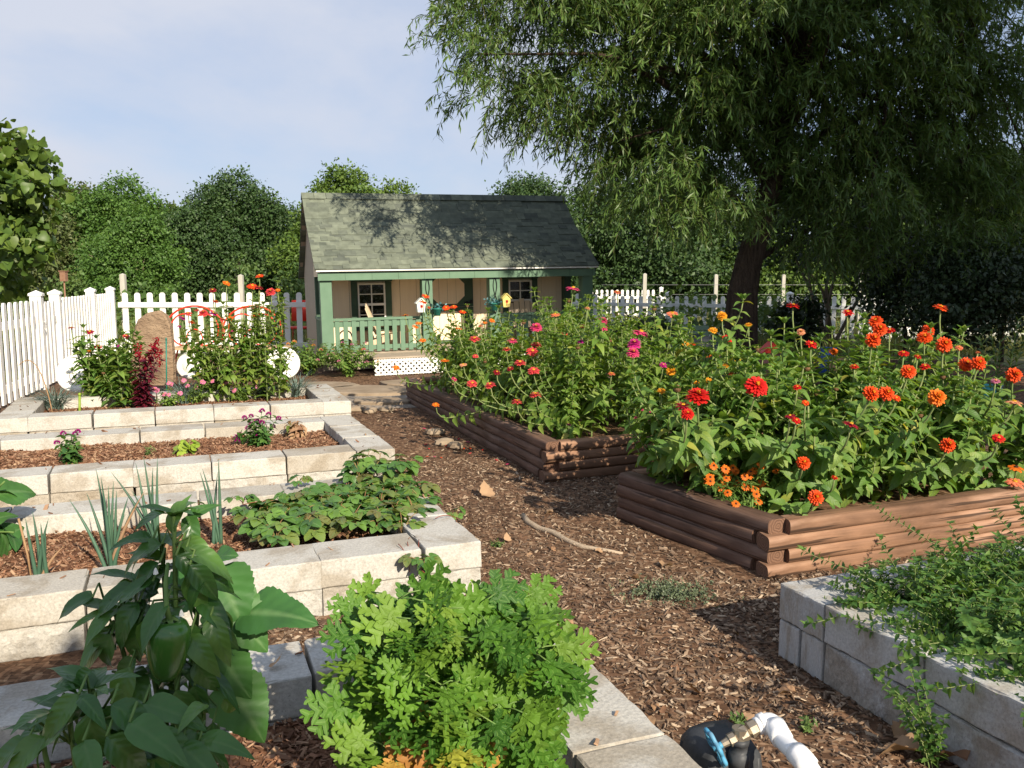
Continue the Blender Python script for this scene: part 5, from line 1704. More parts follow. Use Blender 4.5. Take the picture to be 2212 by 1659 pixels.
# ------------------------------------------------------------------ third bed: amaranths and others
def amaranth(x, y, rpx, hpx, blooms, lab, u):
    p = gz(x, y, .17)
    k = p.y / 1850
    tips = [gy(bx, by, p.y + random.uniform(-.05, .1)) for bx, by in blooms]
    r = rpx * k
    root = herb('globe_amaranth', lab, 'plant', p, tips + domepts(p, r, r * .8, hpx * k, 16), [T_small], AMAL, GST, .075, .035, .12, .97, srad=.003, group='globe amaranths')
    for t in tips:
        g = Geo()
        q = 70
        d = rdir(q); d[:, 2] = abs(d[:, 2]) * 1.2 - .35
        g.inst(TQ, frames(np.array(t)[None] + d * .012, d, rdir(q), .014))
        g.build('flower', PET['magenta'], root)
A = lambda x, y: Zd(x, y)
amaranth(562, 966, 40, 66, [A(*q) for q in ((1540, 847), (1475, 880), (1437, 888), (1578, 868), (1637, 892), (1605, 940), (1518, 990), (1455, 950), (1510, 908), (1540, 915), (1395, 1020), (1408, 985), (1388, 1000), (1480, 925))], 'globe amaranth covered in magenta button blooms, right side of the third bed', 0)
amaranth(155, 1000, 36, 48, [A(*q) for q in ((372, 980), (455, 970), (440, 985), (335, 1035))], 'smaller globe amaranth with few magenta buttons, left side of the third bed', 0)
p = gz(400, 980, .17)
herb('squash_seedling', 'small chartreuse round-leaved seedling in the mulch of the third bed', 'plant', p, domepts(p, .09, .07, .13, 9), [leafT(lambda t: .48 * math.sin(PI * min(1, t * .9 + .06) ** .7) ** .6, 6, .1, .4)], CHAR, GST, .085, .05, .6, 1., srad=.003)
p = gz(640, 945, .17)
herb('withered_plant', 'withered brown plant with few green leaves in the third bed corner', 'plant', p, domepts(p, .11, .09, .16, 9), [leafT(ovate(.3), 5, .5, 1.2)], DRY, DST, .09, .04, .3, 1., srad=.003, mats=[DRY, ZG])
p = gz(320, 985, .17)
herb('weed_seedling', 'tiny green weed sprouting from the mulch of the third bed', 'plant', p, domepts(p, .06, .05, .10, 7), [T_small], WEED, GST, .03, .02, .2, 1., srad=.0015)

# ------------------------------------------------------------------ second bed: strawberries, onions, broad leaves
def strawberry(p, n, r, hgt, sz):
    root = thing('strawberry_plant', 'one of the many interwoven strawberry plants in the dense patch of the second bed', 'plant', p, 'strawberry plants in the patch')
    G = Geo(); Lv = Leaves()
    for i in range(n):
        a = random.uniform(0, 2 * PI); rr_ = r * random.uniform(.3, 1.)
        t = p + Vector((math.cos(a) * rr_, math.sin(a) * rr_, hgt * random.uniform(.5, 1.1)))
        P = bez(p, p + Vector((0, 0, hgt * .5)), t - Vector((math.cos(a), math.sin(a), -.3)) * r * .3, t, 6)
        G.tube(P, .0022, 4)
        d = Vector((math.cos(a), math.sin(a), random.uniform(-.3, .15)))
        Lv.put(T_straw, t, d, Vector((random.gauss(0, .25), random.gauss(-.1, .25), 1)), sz * random.uniform(.7, 1.2))
    G.build('stem', grain('strawberry_stalk', (.22, .10, .05), (.22, .2, .07), 15) if not bpy.data.materials.get('strawberry_stalk') else bpy.data.materials['strawberry_stalk'], root)
    Lv.geo().build('foliage', STRL, root)
    return root
cnt = 0
sp = []
poly = [(540, 1190), (700, 1185), (870, 1165), (940, 1150), (945, 1110), (860, 1050), (800, 1035), (720, 1040), (660, 1095), (590, 1120), (520, 1165)]
def inpoly(x, y):
    c = False
    for i in range(len(poly)):
        (x1, y1), (x2, y2) = poly[i], poly[i - 1]
        if (y1 > y) != (y2 > y) and x < (x2 - x1) * (y - y1) / (y2 - y1) + x1: c = not c
    return c
while len(sp) < 58:
    x, y = random.uniform(515, 955), random.uniform(1035, 1195)
    if inpoly(x, y):
        p = gz(x, y, .19)
        if all((p - q).length > .062 for q in sp):
            sp.append(p); strawberry(p, random.randint(7, 10), .10, .12 if y > 1080 else .19, .072)
for x, y, z, lab in ((985, 1120, .2, 'strawberry runner plantlet dangling over the path side of the second bed'), (525, 1090, .27, 'strawberry runner plantlet lying on the back wall of the second bed'), (645, 1050, .27, 'small strawberry plantlet at the foot of the third bed front wall'), (915, 1225, .2, 'upper strawberry runner plantlets hanging down the front wall of the second bed'), (930, 1275, .08, 'lower strawberry runner plantlets hanging down the front wall of the second bed')):
    p = gz(x, y, z)
    s = strawberry(p, 10 if y > 1200 else 5, .07, .05, .05)
    s['label'] = lab
    del s['group']
g = Geo()
for a, b, m in (((905, 1165, .27), (930, 1290, .05), (900, 1220, .2)), ((880, 1170, .27), (920, 1240, .14), (885, 1210, .22)), ((860, 1175, .27), (885, 1235, .16), (880, 1190, .27)), ((940, 1120, .27), (990, 1122, .22), (965, 1105, .3)), ((640, 1085, .27), (525, 1090, .28), (580, 1075, .3))):
    A_, B_, M_ = gz(*a), gz(*b), gz(*m)
    g.tube([A_ * (1 - t) ** 2 + M_ * 2 * t * (1 - t) + B_ * t * t for t in np.linspace(0, 1, 12)], .002, 5)
tag(g.build('strawberry_runners', M('runner_red', (.22, .06, .035), .6)), 'thin reddish strawberry runners trailing over the blocks of the second bed', 'runners')
def onion(x, y, blades, lab, dry=()):
    base = gz(x, y, .15)
    root = thing('onion_plant', lab, 'plant', base, 'green onions in the second bed')
    g = Geo()
    for k, (tx, ty) in enumerate(blades):
        tip = gy(tx, ty, base.y + random.uniform(-.06, .06))
        b = base + Vector((random.gauss(0, .012), random.gauss(0, .012), 0))
        mid = b.lerp(tip, .5) + Vector((random.gauss(0, .006), 0, .0)) + Vector(((b.x - tip.x) * .12, 0, .02))
        P = [b * (1 - t) ** 2 + mid * 2 * t * (1 - t) + tip * t * t for t in np.linspace(0, 1, 12)]
        g.tube(P, [.0088 * (1 - (i / 11) ** 2.2) + .0006 for i in range(12)], 7, 1 if k in dry else 0, rnd=random.random())
    g.build('leaves', [ONI, DRY], root)
onion(240, 1240, [(150, 1080), (187, 1065), (207, 1012), (218, 1030), (234, 1050), (245, 1040), (252, 1060), (278, 1070), (300, 1075), (313, 1060), (270, 1110)], 'large clump of upright green onion leaves left of the pepper plant', (9,))
onion(90, 1262, [(55, 1120), (70, 1105), (88, 1130), (98, 1140), (138, 1180), (105, 1120)], 'smaller clump of green onion leaves at the left edge', (4,))
onion(345, 1205, [(240, 1020), (293, 1000), (310, 985), (340, 988), (400, 1080), (330, 1010), (320, 1040), (285, 1060)], 'tall clump of onion leaves rising behind the pepper plant', (4,))
onion(475, 1180, [(432, 1020), (437, 1012), (472, 990), (470, 1020), (450, 1060)], 'narrow onion leaves right of the pepper plant', ())
g = Geo(); p = gz(70, 1265, .15)
g.tube([p, gy(60, 1200, p.y), gy(40, 1120, p.y)], .005, 6); tag(g.build('dry_stem', DST), 'dry tan stem standing at the left edge of the second bed', 'stem')
# broad-leaved plant at the left edge
p = gz(-60, 1190, .15)
tips = [gy(x, y, p.y + random.uniform(-.2, .1)) for x, y in ((-20, 1010), (10, 1040), (-60, 990), (20, 1100), (30, 1150), (-10, 1180), (-80, 1080), (-30, 1130))]
herb('okra_plant', 'broad-leaved vegetable plant cut off by the left edge behind the onions', 'plant', p, tips, [T_big], BIGL, GST, .24, .14, .75, 1.02, .1, 1., srad=.007, taper=.1)
p = gz(110, 1150, .15)

# ------------------------------------------------------------------ nearest bed: pepper, broad leaf plant, scented geranium
def pepper(base, tips, leaves, lab, k=.8):
    base = Vector(base)
    root = thing('pepper_plant', lab, 'plant', base, 'pepper plants')
    G = Geo(); Lv = Leaves()
    for t in tips:
        P = bez(base, base + Vector((0, 0, (t.z - base.z) * .5)), t - Vector((0, 0, .12)), t, 9)
        G.tube(P, np.linspace(.008, .004, 9), 6)
        dress(Lv, P, .3, .96, .08, .14, T_pep, .9, .15, random.random() * 3, 0, .3)
        for m in range(5):
            a = m * 2 * PI / 5 + random.random()
            Lv.put(T_pep[m % 2], t, Vector((math.cos(a) * .7, math.sin(a) * .7, .5)), Vector((-math.cos(a) * .4, -math.sin(a) * .4, 1)), random.uniform(.06, .11))
    for (x, y, dx, dy, L, Y) in leaves:                 # leaves placed one by one, as they hang in the photograph
        p = gy(x, y, Y); q = gy(x + dx, y + dy, Y - .02 + random.uniform(-.05, .03))
        d = (q - p).normalized()
        n = Vector((random.uniform(-.15, .15), -.75, .65)) if abs(d.z) > .55 else Vector((random.uniform(-.2, .2), -.45, .9))
        Lv.put(random.choice(T_pep[:2]), p, d, n, L * k)
        if random.random() < .6:
            Lv.put(random.choice(T_pep), p + Vector((random.gauss(0, .03), .04, random.gauss(0, .03))), d + Vector((random.gauss(0, .5), .2, random.gauss(0, .3))), n, L * .7)
        G.tube([p, p + Vector((0, .03, .02)), min(tips, key=lambda t: (t - p).length) - Vector((0, 0, .06))], .0025, 5)
    G.build('stem', GST, root)
    Lv.geo().build('foliage', PEPL, root)
    return root
YP = 1.72
pb = Vector((gy(375, 1500, YP).x, YP, .12))
pt = [gy(375, 1115, YP), gy(350, 1180, YP + .05), gy(300, 1260, YP + .06), gy(430, 1230, YP + .05), gy(250, 1330, YP + .02), gy(330, 1330, YP + .08)]
PL = [(370, 1150, 5, -75, .10, YP), (330, 1165, -70, -15, .105, YP), (350, 1175, -95, 20, .13, YP - .02), (395, 1165, 85, 35, .125, YP), (400, 1190, 100, 20, .14, YP - .03), (380, 1200, 90, 60, .13, YP - .05), (345, 1215, -110, 75, .15, YP - .03), (290, 1265, -110, 55, .14, YP - .02), (300, 1300, -75, 90, .14, YP - .04),
      (400, 1245, 60, 95, .13, YP - .04), (430, 1290, 75, 70, .14, YP), (455, 1330, 35, 115, .14, YP - .03), (320, 1330, 25, 150, .17, YP - .08), (300, 1345, -45, 150, .155, YP - .05), (260, 1310, -90, 60, .13, YP - .02), (240, 1370, -60, 120, .15, YP - .04), (225, 1390, -90, 70, .13, YP - .03), (410, 1370, 60, 100, .13, YP - .07),
      (350, 1390, 10, 170, .17, YP - .06), (420, 1430, 55, 90, .12, YP - .03), (380, 1490, 60, 130, .16, YP - .05), (450, 1340, 70, 60, .12, YP + .02), (200, 1290, -95, 30, .13, YP), (420, 1480, 20, 120, .13, YP - .04), (280, 1440, -50, 130, .15, YP - .07), (460, 1560, 10, 90, .1, YP - .03), (330, 1255, -70, 25, .12, YP - .05), (410, 1220, 70, 80, .13, YP - .06), (360, 1300, -60, 70, .13, YP - .08)]
pep = pepper(pb, pt, PL, 'tall bell pepper plant with one hanging green fruit, in shade at lower left')
# the fruit
fp = gy(366, 1340, YP - .09)
g = Geo()
lob = lambda t, z: 1 + .055 * math.cos(3 * t + .6) * (1.2 if z < -.05 else 1)
prof = [(.006, -.004), (.022, .002), (.034, -.004), (.041, -.018), (.0425, -.04), (.039, -.065), (.033, -.09), (.026, -.11), (.017, -.122), (.006, -.119)]
g.lathe(prof[::-1], 28, Matrix.Translation(fp) @ Matrix.Rotation(R(6), 4, 'Y'), fn=lob)
g.build('pepper_fruit', grain('pepper_skin', (.035, .115, .018), (.055, .15, .022), 5, rough=.18, bst=.03, spec=.6), pep)
g = Geo()
g.tube([fp + Vector((0, 0, -.002)), fp + Vector((-.004, 0, .03)), fp + Vector((-.012, .02, .07)), fp + Vector((-.018, .05, .1))], [.007, .005, .0045, .004], 8)
for k in range(6):
    a = k * PI / 3
    g.inst(T_small, frames([fp + Vector((0, 0, .004))], [(math.cos(a), math.sin(a), -.15)], [(0, 0, 1)], .024))
g.build('fruit_stalk', GST, pep)
for x, y in ((492, 1240), (578, 1385)):
    p = gy(x * .0 + (495 if x == 492 else 579) * 0 + (x - 0) , y, YP - .05)
for x, y in ((495, 1250), (582, 1362)):
    pass
for sx, sy in ((785, 648), (915, 860)):
    a, b = sx * .428, (1400 + sy * .6316) * .6777
    p = gy(a, b, YP - .08)
    g = Geo(); g.inst(T_petw, frames([p] * 6, [(math.cos(k * PI / 3) * .5, math.sin(k * PI / 3) * .5, -.8) for k in range(6)], [(math.cos(k * PI / 3), math.sin(k * PI / 3), .5) for k in range(6)], .014))
    g.build('flower', WPAINT, pep)
pb2 = Vector((gy(200, 1659, 1.42).x, 1.42, .12))
pt2 = [gy(x, y, 1.42 + d) for x, y, d in ((200, 1490, 0), (150, 1540, .03), (290, 1560, .03), (90, 1580, .05), (330, 1640, .02))]
PL2 = [(190, 1540, 30, 150, .13, 1.36), (170, 1500, -60, 60, .1, 1.38), (240, 1520, 80, 50, .12, 1.38), (150, 1560, -110, 50, .13, 1.37), (280, 1560, 110, 60, .13, 1.36), (100, 1590, -80, 60, .11, 1.38), (330, 1580, 90, 60, .12, 1.38), (230, 1590, 80, 70, .12, 1.34), (120, 1540, -70, -10, .1, 1.4), (390, 1610, 80, 60, .11, 1.38), (60, 1600, -70, 40, .11, 1.38), (310, 1520, 110, 20, .12, 1.42), (430, 1600, 90, -10, .1, 1.4), (180, 1600, 20, 60, .1, 1.33)]
pepper(pb2, pt2, PL2, 'lower pepper plant filling the bottom left corner in front of the tall one', .98)
# tall broad-leaved seedling behind the pepper
p = Vector((gy(432, 1640, 2.05).x, 2.05, .13))
root = thing('sunflower_seedling', 'young sunflower-like plant with big toothed leaves right behind the pepper plant', 'plant', p)
G = Geo(); Lv = Leaves()
tp = gy(455, 1215, 2.02)
P = bez(p, p + Vector((0, 0, .3)), tp - Vector((0, 0, .2)), tp, 12)
G.tube(P, np.linspace(.0085, .005, 12), 8)
for (x, y, dx, dy, L, n) in ((525, 1325, 145, -15, .19, (-.1, -.35, .95)), (470, 1225, 40, 100, .17, (.1, -.8, .55)), (470, 1290, 85, 85, .18, (.2, -.75, .6)), (490, 1470, 60, 95, .18, (.3, -.8, .5)), (450, 1340, 50, 120, .19, (.15, -.85, .45)), (440, 1230, -60, 60, .15, (-.1, -.8, .5)), (455, 1215, 30, -25, .10, (0, -.5, .9)), (470, 1400, 50, 90, .15, (.1, -.9, .3))):
    a = gy(x, y, 2.02); b = gy(x + dx, y + dy, 1.98)
    Lv.put(T_big, a, (b - a), n, L)
    j = min(P, key=lambda t: (t - a).length + abs(t.z - a.z + .05))
    G.tube([j, (j + a) / 2 + Vector((0, 0, .015)), a], .0035, 6)
G.build('stem', GST, root); Lv.geo().build('foliage', BIGL, root)
p = Vector((gy(475, 1640, 2.12).x, 2.12, .13))
g = Geo(); g.tube([p, gy(472, 1560, 2.12), gy(460, 1440, 2.12)], [.004, .0035, .002], 6)
Lv = Leaves()
for dx, dz, s in ((.05, .10, .09), (-.09, .07, .1), (.02, -.02, .09)): Lv.put(T_zin[0], p + Vector((0, -.03, .06)), (dx, -.1, dz), (0, -.5, 1), s)
root = thing('seedling', 'slim seedling with pale yellow-green leaves below the pepper plant', 'plant', p); g.build('stem', GST, root); Lv.geo().build('foliage', CHAR, root)
# scented geranium
gc = Vector((gy(965, 1500, 2.12).x, 2.10, .13))
root = thing('scented_geranium', 'big bushy scented geranium with bright deeply cut leaves in the nearest bed', 'plant', gc)
G = Geo(); Lv = Leaves()
tips = []
outl = [(760, 1235), (730, 1290), (700, 1345), (690, 1420), (700, 1500), (690, 1580), (720, 1640), (820, 1265), (880, 1290), (940, 1300), (1000, 1290), (1060, 1265), (1110, 1235), (1170, 1250), (1210, 1290), (1235, 1350), (1245, 1420), (1225, 1500), (1200, 1560), (1190, 1640),
        (800, 1340), (870, 1360), (940, 1370), (1010, 1360), (1090, 1330), (1150, 1340), (780, 1420), (850, 1440), (930, 1450), (1010, 1440), (1090, 1420), (1160, 1430), (760, 1510), (840, 1520), (920, 1530), (1000, 1520), (1080, 1500), (1150, 1510), (760, 1600), (840, 1610), (920, 1610), (1010, 1600), (1090, 1590), (1150, 1600), (900, 1660), (1040, 1670), (780, 1670), (1120, 1670)]
for (x, y) in outl:
    if 780 < x < 1150 and 1330 < y < 1630 and random.random() < .45: continue
    x = 978 + (x - 955) * .58 + random.gauss(0, 14); y = 1480 + (y - 1480) * .86 + 30 + random.gauss(0, 10)
    rx = (x - 965) / 290; ry = (y - 1480) / 260
    dep = math.sqrt(max(.02, 1 - min(1, rx * rx * .9 + (min(0, ry)) ** 2 * .9)))
    tips.append(gy(x, y, 2.14 - .30 * dep * random.uniform(.6, 1.1)))
for k in range(10):
    a = random.uniform(0, 2 * PI); r = math.sqrt(random.random())
    tips.append(gc + Vector((.21 * r * math.cos(a), .05 + .26 * r * math.sin(a), random.uniform(.25, .52))))
for t in tips:
    b0 = gc + Vector((random.gauss(0, .06), random.gauss(0, .05), -.02))
    P = bez(b0, b0 + Vector((0, 0, .15)), t - (t - b0) * .25 - Vector((0, 0, .03)), t, 9)
    G.tube(P, np.linspace(.006, .0032, 9), 5)
    n = random.randint(4, 5)
    for m in range(n):
        a = m * 2.4 + random.random()
        s = P[-1 - (m // 3)]
        ad = Vector((math.cos(a), math.sin(a), random.uniform(-.1, .5)))
        q = s + ad.normalized() * random.uniform(.03, .09)
        G.tube([s, (s + q) / 2 + Vector((0, 0, .006)), q], .0018, 4)
        od = (Vector((t.x - gc.x, t.y - gc.y, .06))).normalized()
        d = (ad + od * .6 + Vector((0, 0, -.35))).normalized()
        old = math.hypot(q.x - gc.x - .02, q.z - .45) < .12 and random.random() < .3
        Lv.put(random.choice(T_ger), q, d, Vector((od.x * .35 + .1, od.y * .3 - .6, .85)) + Vector((random.gauss(0, .33), random.gauss(0, .33), random.gauss(0, .2))), random.uniform(.075, .135), None, 1 if old else 0)
G.build('stem', GST, root); Lv.geo().build('foliage', [GERL, GERO], root)

# ------------------------------------------------------------------ mint in the right-hand bed
mb = []
for i, (u, v, lab) in enumerate(((2.62, 2.30, 'mint plant spilling over the left corner of the grey block bed'), (2.95, 2.38, 'mint plant along the back wall of the grey block bed'), (3.25, 2.30, 'mint plant at the back right of the grey block bed by the frame edge'), (2.58, 1.98, 'mint plant trailing over the shaded path-side wall of the grey block bed'), (2.9, 2.0, 'mint plant in the middle of the grey block bed'), (2.62, 1.68, 'mint plant at the lower right frame edge of the grey block bed'), (3.2, 1.95, 'mint plant in the middle of the grey block bed at the frame edge'), (2.92, 1.68, 'mint plant near the bottom right corner of the frame'))):
    p = UV(u, v, .2)
    p = p + UV(-.1 if i in (0, 3, 5) else 0, 0)
    tips = domepts(p, .33, .28, .24, 62, .6)
    tips += [p + Vector((random.gauss(0, .2), random.gauss(0, .18), random.uniform(.2, .36))) for _ in range(10)]
    tips += [p + UV(-.36, 0) * random.uniform(.5, .8) + Vector((random.gauss(0, .12), random.gauss(0, .12), random.uniform(.06, .16))) for _ in range(9 if i in (0, 3, 5) else 0)]
    herb('mint_plant', lab, 'plant', p, tips, [T_small], MINL, ZST, .042, .019, .3, 1., .5, srad=.0018, taper=.3, group='mint in the grey block bed', bow=.02, rosette=4)
for x, y, h, lab in ((1905, 1215, 0, 'thin flowering mint sprig standing at the back corner of the grey block bed'), (2000, 1190, 0, 'taller mint sprig rising against the timber bed'), (2100, 1200, 0, 'leafy mint sprigs against the timber bed at the right')):
    p = UV(2.5 + .3 * (x - 1900) / 120, 2.45, .2)
    tips = [gy(x + random.gauss(0, 22), y + random.gauss(0, 14), p.y) for _ in range(7)]
    herb('mint_sprig', lab, 'plant', p, tips, [T_small], MINL, ZST, .032, .02, .3, 1., srad=.0016, group='mint sprigs')
p = gz(1990, 1590, .0)
p = UV(2.12, 1.82, 0)
herb('stray_mint', 'stray mint seedling growing from the mulch against the shaded grey block wall', 'plant', p, [gy(x, y, p.y + random.uniform(-.06, .02)) for x, y in ((1900, 1470), (1965, 1440), (1985, 1455), (1925, 1500), (2040, 1550), (2000, 1520), (1960, 1560), (2030, 1580), (1980, 1590), (1945, 1530))], [T_small], MINL, ZST, .036, .018, .25, 1., srad=.0018, rosette=3)

# ------------------------------------------------------------------ pipe and valve
root = thing('water_valve', 'black irrigation valve box with blue handwheel, brass valve and white pipe', 'water valve', (gy(1560, 1640, 2.2).x, 2.2, 0))
vy = 2.2
vb = gy(1565, 1640, vy)
g = Geo()
bx = Vector((vb.x + .01, vy + .09, 0))
prof = [(.08, .0), (.094, .02), (.096, .13), (.09, .18), (.07, .212), (.03, .222)]
def sq(t, z): return 1 / max(abs(math.cos(t)), abs(math.sin(t))) ** .72 * (1 + .03 * math.cos(4 * t))
g.lathe(prof, 32, Matrix.Translation(bx) @ Matrix.Rotation(R(20), 4, 'Z'), fn=sq)
for k in range(4):
    a = R(20) + k * PI / 2 + PI / 4
    g.box((bx.x + .1 * math.cos(a), bx.y + .1 * math.sin(a), .09), (.022, .022, .16), 0, Matrix.Rotation(a, 4, 'Z'))
g.build('valve_box', BPLAST, root)
g = Geo()
tee = gy(1598, 1588, vy)
top = Vector((tee.x, tee.y, .19))
g.lathe([(.03, -.02), (.03, .02), (.024, .022), (.024, .045), (.028, .047), (.028, .06)], 8, Matrix.Translation(top))
g.build('collar', BPLAST, root)
g = Geo()
pe = gy(1640, 1566, vy + .01)
ax = (pe - tee).normalized()
def along_ax(p, ax, prof, k=12):
    m = Matrix.Translation(p) @ ax.to_track_quat('Z', 'Y').to_matrix().to_4x4()
    g.lathe(prof, k, m)
along_ax(tee - ax * .055, ax, [(.010, 0), (.012, .02), (.018, .022), (.018, .04), (.014, .042), (.022, .055), (.022, .075), (.016, .08), (.024, .085), (.024, .105), (.017, .11)], 8)
g.lathe([(.017, .045), (.019, .06), (.022, .09)], 10, Matrix.Translation(top))
g.build('brass_body', BRASS, root, smooth=False)
g = Geo()
hc = tee - ax * .075
m = Matrix.Translation(hc) @ ax.to_track_quat('Z', 'Y').to_matrix().to_4x4()
K = 28
g.tube([m @ Vector(((.046 + .005 * math.cos(7 * t)) * math.cos(t), (.046 + .005 * math.cos(7 * t)) * math.sin(t), 0)) for t in np.linspace(0, 2 * PI, K * 2)], .0065, 7)
for k in range(4):
    a = k * PI / 2
    g.tube([m @ Vector((0, 0, .004)), m @ Vector((.042 * math.cos(a), .042 * math.sin(a), 0))], .006, 6)
g.tube([m @ Vector((0, 0, -.008)), m @ Vector((0, 0, .03))], .009, 8)
g.build('handwheel', BLUEM, root)
g = Geo()
e1 = gy(1655, 1560, vy + .015)
e2 = gy(1690, 1600, vy - .06); e3 = gy(1735, 1640, vy - .16); e4 = gy(1762, 1700, vy - .2)
e2 = Vector((e2.x, e2.y, e1.z - .012)); 
PT = [pe - ax * .01, e1 - ax * .012, e1 + ax * .006, e1 + ax * .016 + (e2 - e1) * .2, e2, e2.lerp(e3, .5), e3]
down = Vector((e3.x + .03, e3.y - .04, e3.z - .04))
PT += [down, Vector((down.x + .012, down.y - .01, down.z - .05)), Vector((down.x + .013, down.y - .011, -.03))]
sm = []
for i in range(len(PT) - 1):
    for t in (0, .34, .67): sm.append(PT[i].lerp(PT[i + 1], t))
sm.append(PT[-1])
for _ in range(2): sm = [sm[0]] + [(sm[i - 1] + sm[i] * 2 + sm[i + 1]) / 4 for i in range(1, len(sm) - 1)] + [sm[-1]]
g.tube(sm, .0245, 16)
for i in (2, 9, 16, 22):
    if i + 3 < len(sm): g.tube([sm[i], sm[i + 1], sm[i + 2], sm[i + 3]], .0295, 16)
g.build('pipe', PVC, root)

# ------------------------------------------------------------------ things around the far bed
# carved stone slab
Y = 10.9
sb = gy(333, 818, Y)
o_ = [(290, 830), (287, 760), (291, 715), (302, 690), (322, 676), (345, 670), (362, 682), (371, 705), (376, 760), (378, 830)]
g = Geo()
V = [tuple(gy(x, y, Y)) for x, y in o_]
k = len(V)
rings_ = []
for yy, s in ((-.06, .94), (-.045, 1.), (.045, 1.), (.06, .94)):
    cx = sum(v[0] for v in V) / k
    rings_.append([(cx + (v[0] - cx) * s + .01 * noise.noise((v[0] * 9, v[2] * 9, yy * 30)), Y + yy + .012 * noise.noise((v[0] * 6, v[2] * 6, 3)), (v[2] if v[2] < .1 else v[2] * (1 - (1 - s) * .5)) + .012 * noise.noise((v[0] * 8, v[2] * 8, 7))) for v in V])
VV = [p for r_ in rings_ for p in r_]
F = [(i * k + j, i * k + (j + 1) % k, (i + 1) * k + (j + 1) % k, (i + 1) * k + j) for i in range(3) for j in range(k)] + [tuple(range(k))[::-1], tuple(3 * k + j for j in range(k))]
g.add(VV, F)
tag(g.build('stone_slab', STONE, smooth=False), 'upright brown sandstone slab with rounded top standing behind the farthest concrete bed', 'stone')
# white round discs
def disc(x, y, wpx, Y, yaw, lab):
    p = gy(x, y, Y)
    r = wpx / 1850 * Y / 2
    g = Geo()
    m = Matrix.Translation((p.x, Y, max(p.z, r * .9))) @ Matrix.Rotation(yaw, 4, 'Z') @ Matrix.Rotation(R(78), 4, 'X')
    g.lathe([(r * .97, 0), (r, .015), (r, .04), (r * .95, .05), (r * .72, .05), (r * .68, .035), (r * .60, .03), (r * .56, .042), (.01, .045)], 32, m)
    tag(g.build('round_disc', WPAINT), lab, 'disc', 'white round discs')
disc(167, 808, 82, 9.75, R(12), 'white round disc with raised ring, leaning by the left picket fence')
disc(412, 790, 58, 11.2, R(-5), 'white round disc with raised ring, right of the sandstone slab')
disc(612, 785, 70, 10.9, R(25), 'white round disc with raised ring, behind the tall zinnias near the playhouse')
# red wire bench
Y = 12.3
bx0, bx1 = gy(372, 760, Y).x, gy(618, 760, Y).x
root = thing('red_bench', 'red scrolled wire garden bench with wooden seat in front of the fence', 'bench', ((bx0 + bx1) / 2, Y, 0))
g = Geo()
def scr(pts_, r=.011): g.tube([gy(x, y, Y + dy) for x, y, dy in pts_], r, 6)
def arc(cx, cy, rx, ry, a0, a1, dy=.25, n=22, r=.011): scr([(cx + rx * math.cos(R(a)), cy - ry * math.sin(R(a)), dy) for a in np.linspace(a0, a1, n)], r)
wz = (618 - 340) / 2
for cx in (420, 545):
    arc(cx, 715, 64, 54, -20, 200, r=.014)
    arc(cx - 22, 712, 30, 34, 60, 300); arc(cx + 22, 712, 30, 34, -120, 120)
    arc(cx, 735, 18, 24, 0, 360, r=.009)
g.build('backrest', REDM, root)
for x0, x1, dy in ((372, 366, -.15), (612, 618, -.15), (385, 378, .3), (600, 606, .3)):
    g = Geo(); P0 = gy(x0, 752, Y + dy); z0 = Vector((gy(x1, 800, Y + dy).x, Y + dy, 0))
    g.tube([P0, P0.lerp(z0, .5) + Vector((.03 if x1 > x0 else -.03, 0, 0)), z0], .012, 6)
    g.build('leg', REDM, root)
g = Geo()
sz = gy(430, 752, Y).z
for i in range(4):
    g.box(((bx0 + bx1) / 2, Y - .12 + i * .12, sz), (bx1 - bx0, .10, .03))
g.build('seat', grain('tan_seat_wood', (.42, .28, .15), (.52, .37, .22), 3, (1, 9, 9)), root, smooth=False)
# orange-red chair beyond the fence
p = gy(650, 700, 18.2)
root = thing('metal_chair', 'orange-red metal chair beyond the fence beside the playhouse', 'chair', (p.x, 18.2, 0))
g = Geo(); g.box((p.x, 18.45, .78), (.5, .03, .45), 0, Matrix.Rotation(R(-10), 4, 'X')); g.build('backrest', REDM, root)
g = Geo(); g.box((p.x, 18.2, .43), (.5, .5, .04)); g.build('seat', REDM, root)
for sx in (-.22, .22):
    for sy in (-.2, .2):
        g = Geo(); g.tube([(p.x + sx, 18.2 + sy, .42), (p.x + sx * 1.1, 18.2 + sy * 1.15, 0)], .018, 6); g.build('leg', REDM, root)
# posts beyond the fence
for x, yt, Y, m, lab in ((265, 593, 20, POSTW, 'square pale post standing beyond the back corner of the fence'), (520, 595, 21, POSTW, 'pale weathered post beyond the fence in front of the oak'), (1393, 592, 27, POSTW, 'pale field post just right of the playhouse'), (1547, 594, 28, POSTW, 'pale field post left of the willow trunk'), (1860, 590, 27, POSTW, 'pale field post right of the small many-stemmed tree'), (1693, 594, 30, POSTW, 'pale field post right of the willow trunk')):
    p = gy(x, yt, Y)
    g = Geo(); z0 = gh(p.x, Y) - .1
    g.box((p.x, Y, (p.z + z0) / 2), (.11, .11, p.z - z0)); g.add([(p.x - .055, Y - .055, p.z), (p.x + .055, Y - .055, p.z), (p.x + .055, Y + .055, p.z), (p.x - .055, Y + .055, p.z), (p.x, Y, p.z + .03)], [(0, 1, 4), (1, 2, 4), (2, 3, 4), (3, 0, 4)])
    tag(g.build('field_post', m, smooth=False), lab, 'post', 'field posts beyond the fence')
g = Geo()
for z in (.4, .75, 1.1, 1.4):
    g.tube([gy(1300, 640, 27.6) * 0 + Vector((gy(1300, 640, 27).x, 27.05, z - .15)), Vector((gy(1860, 640, 27).x, 27.05, z - .15)), Vector((14, 27.4, z - .15))], .006, 4)
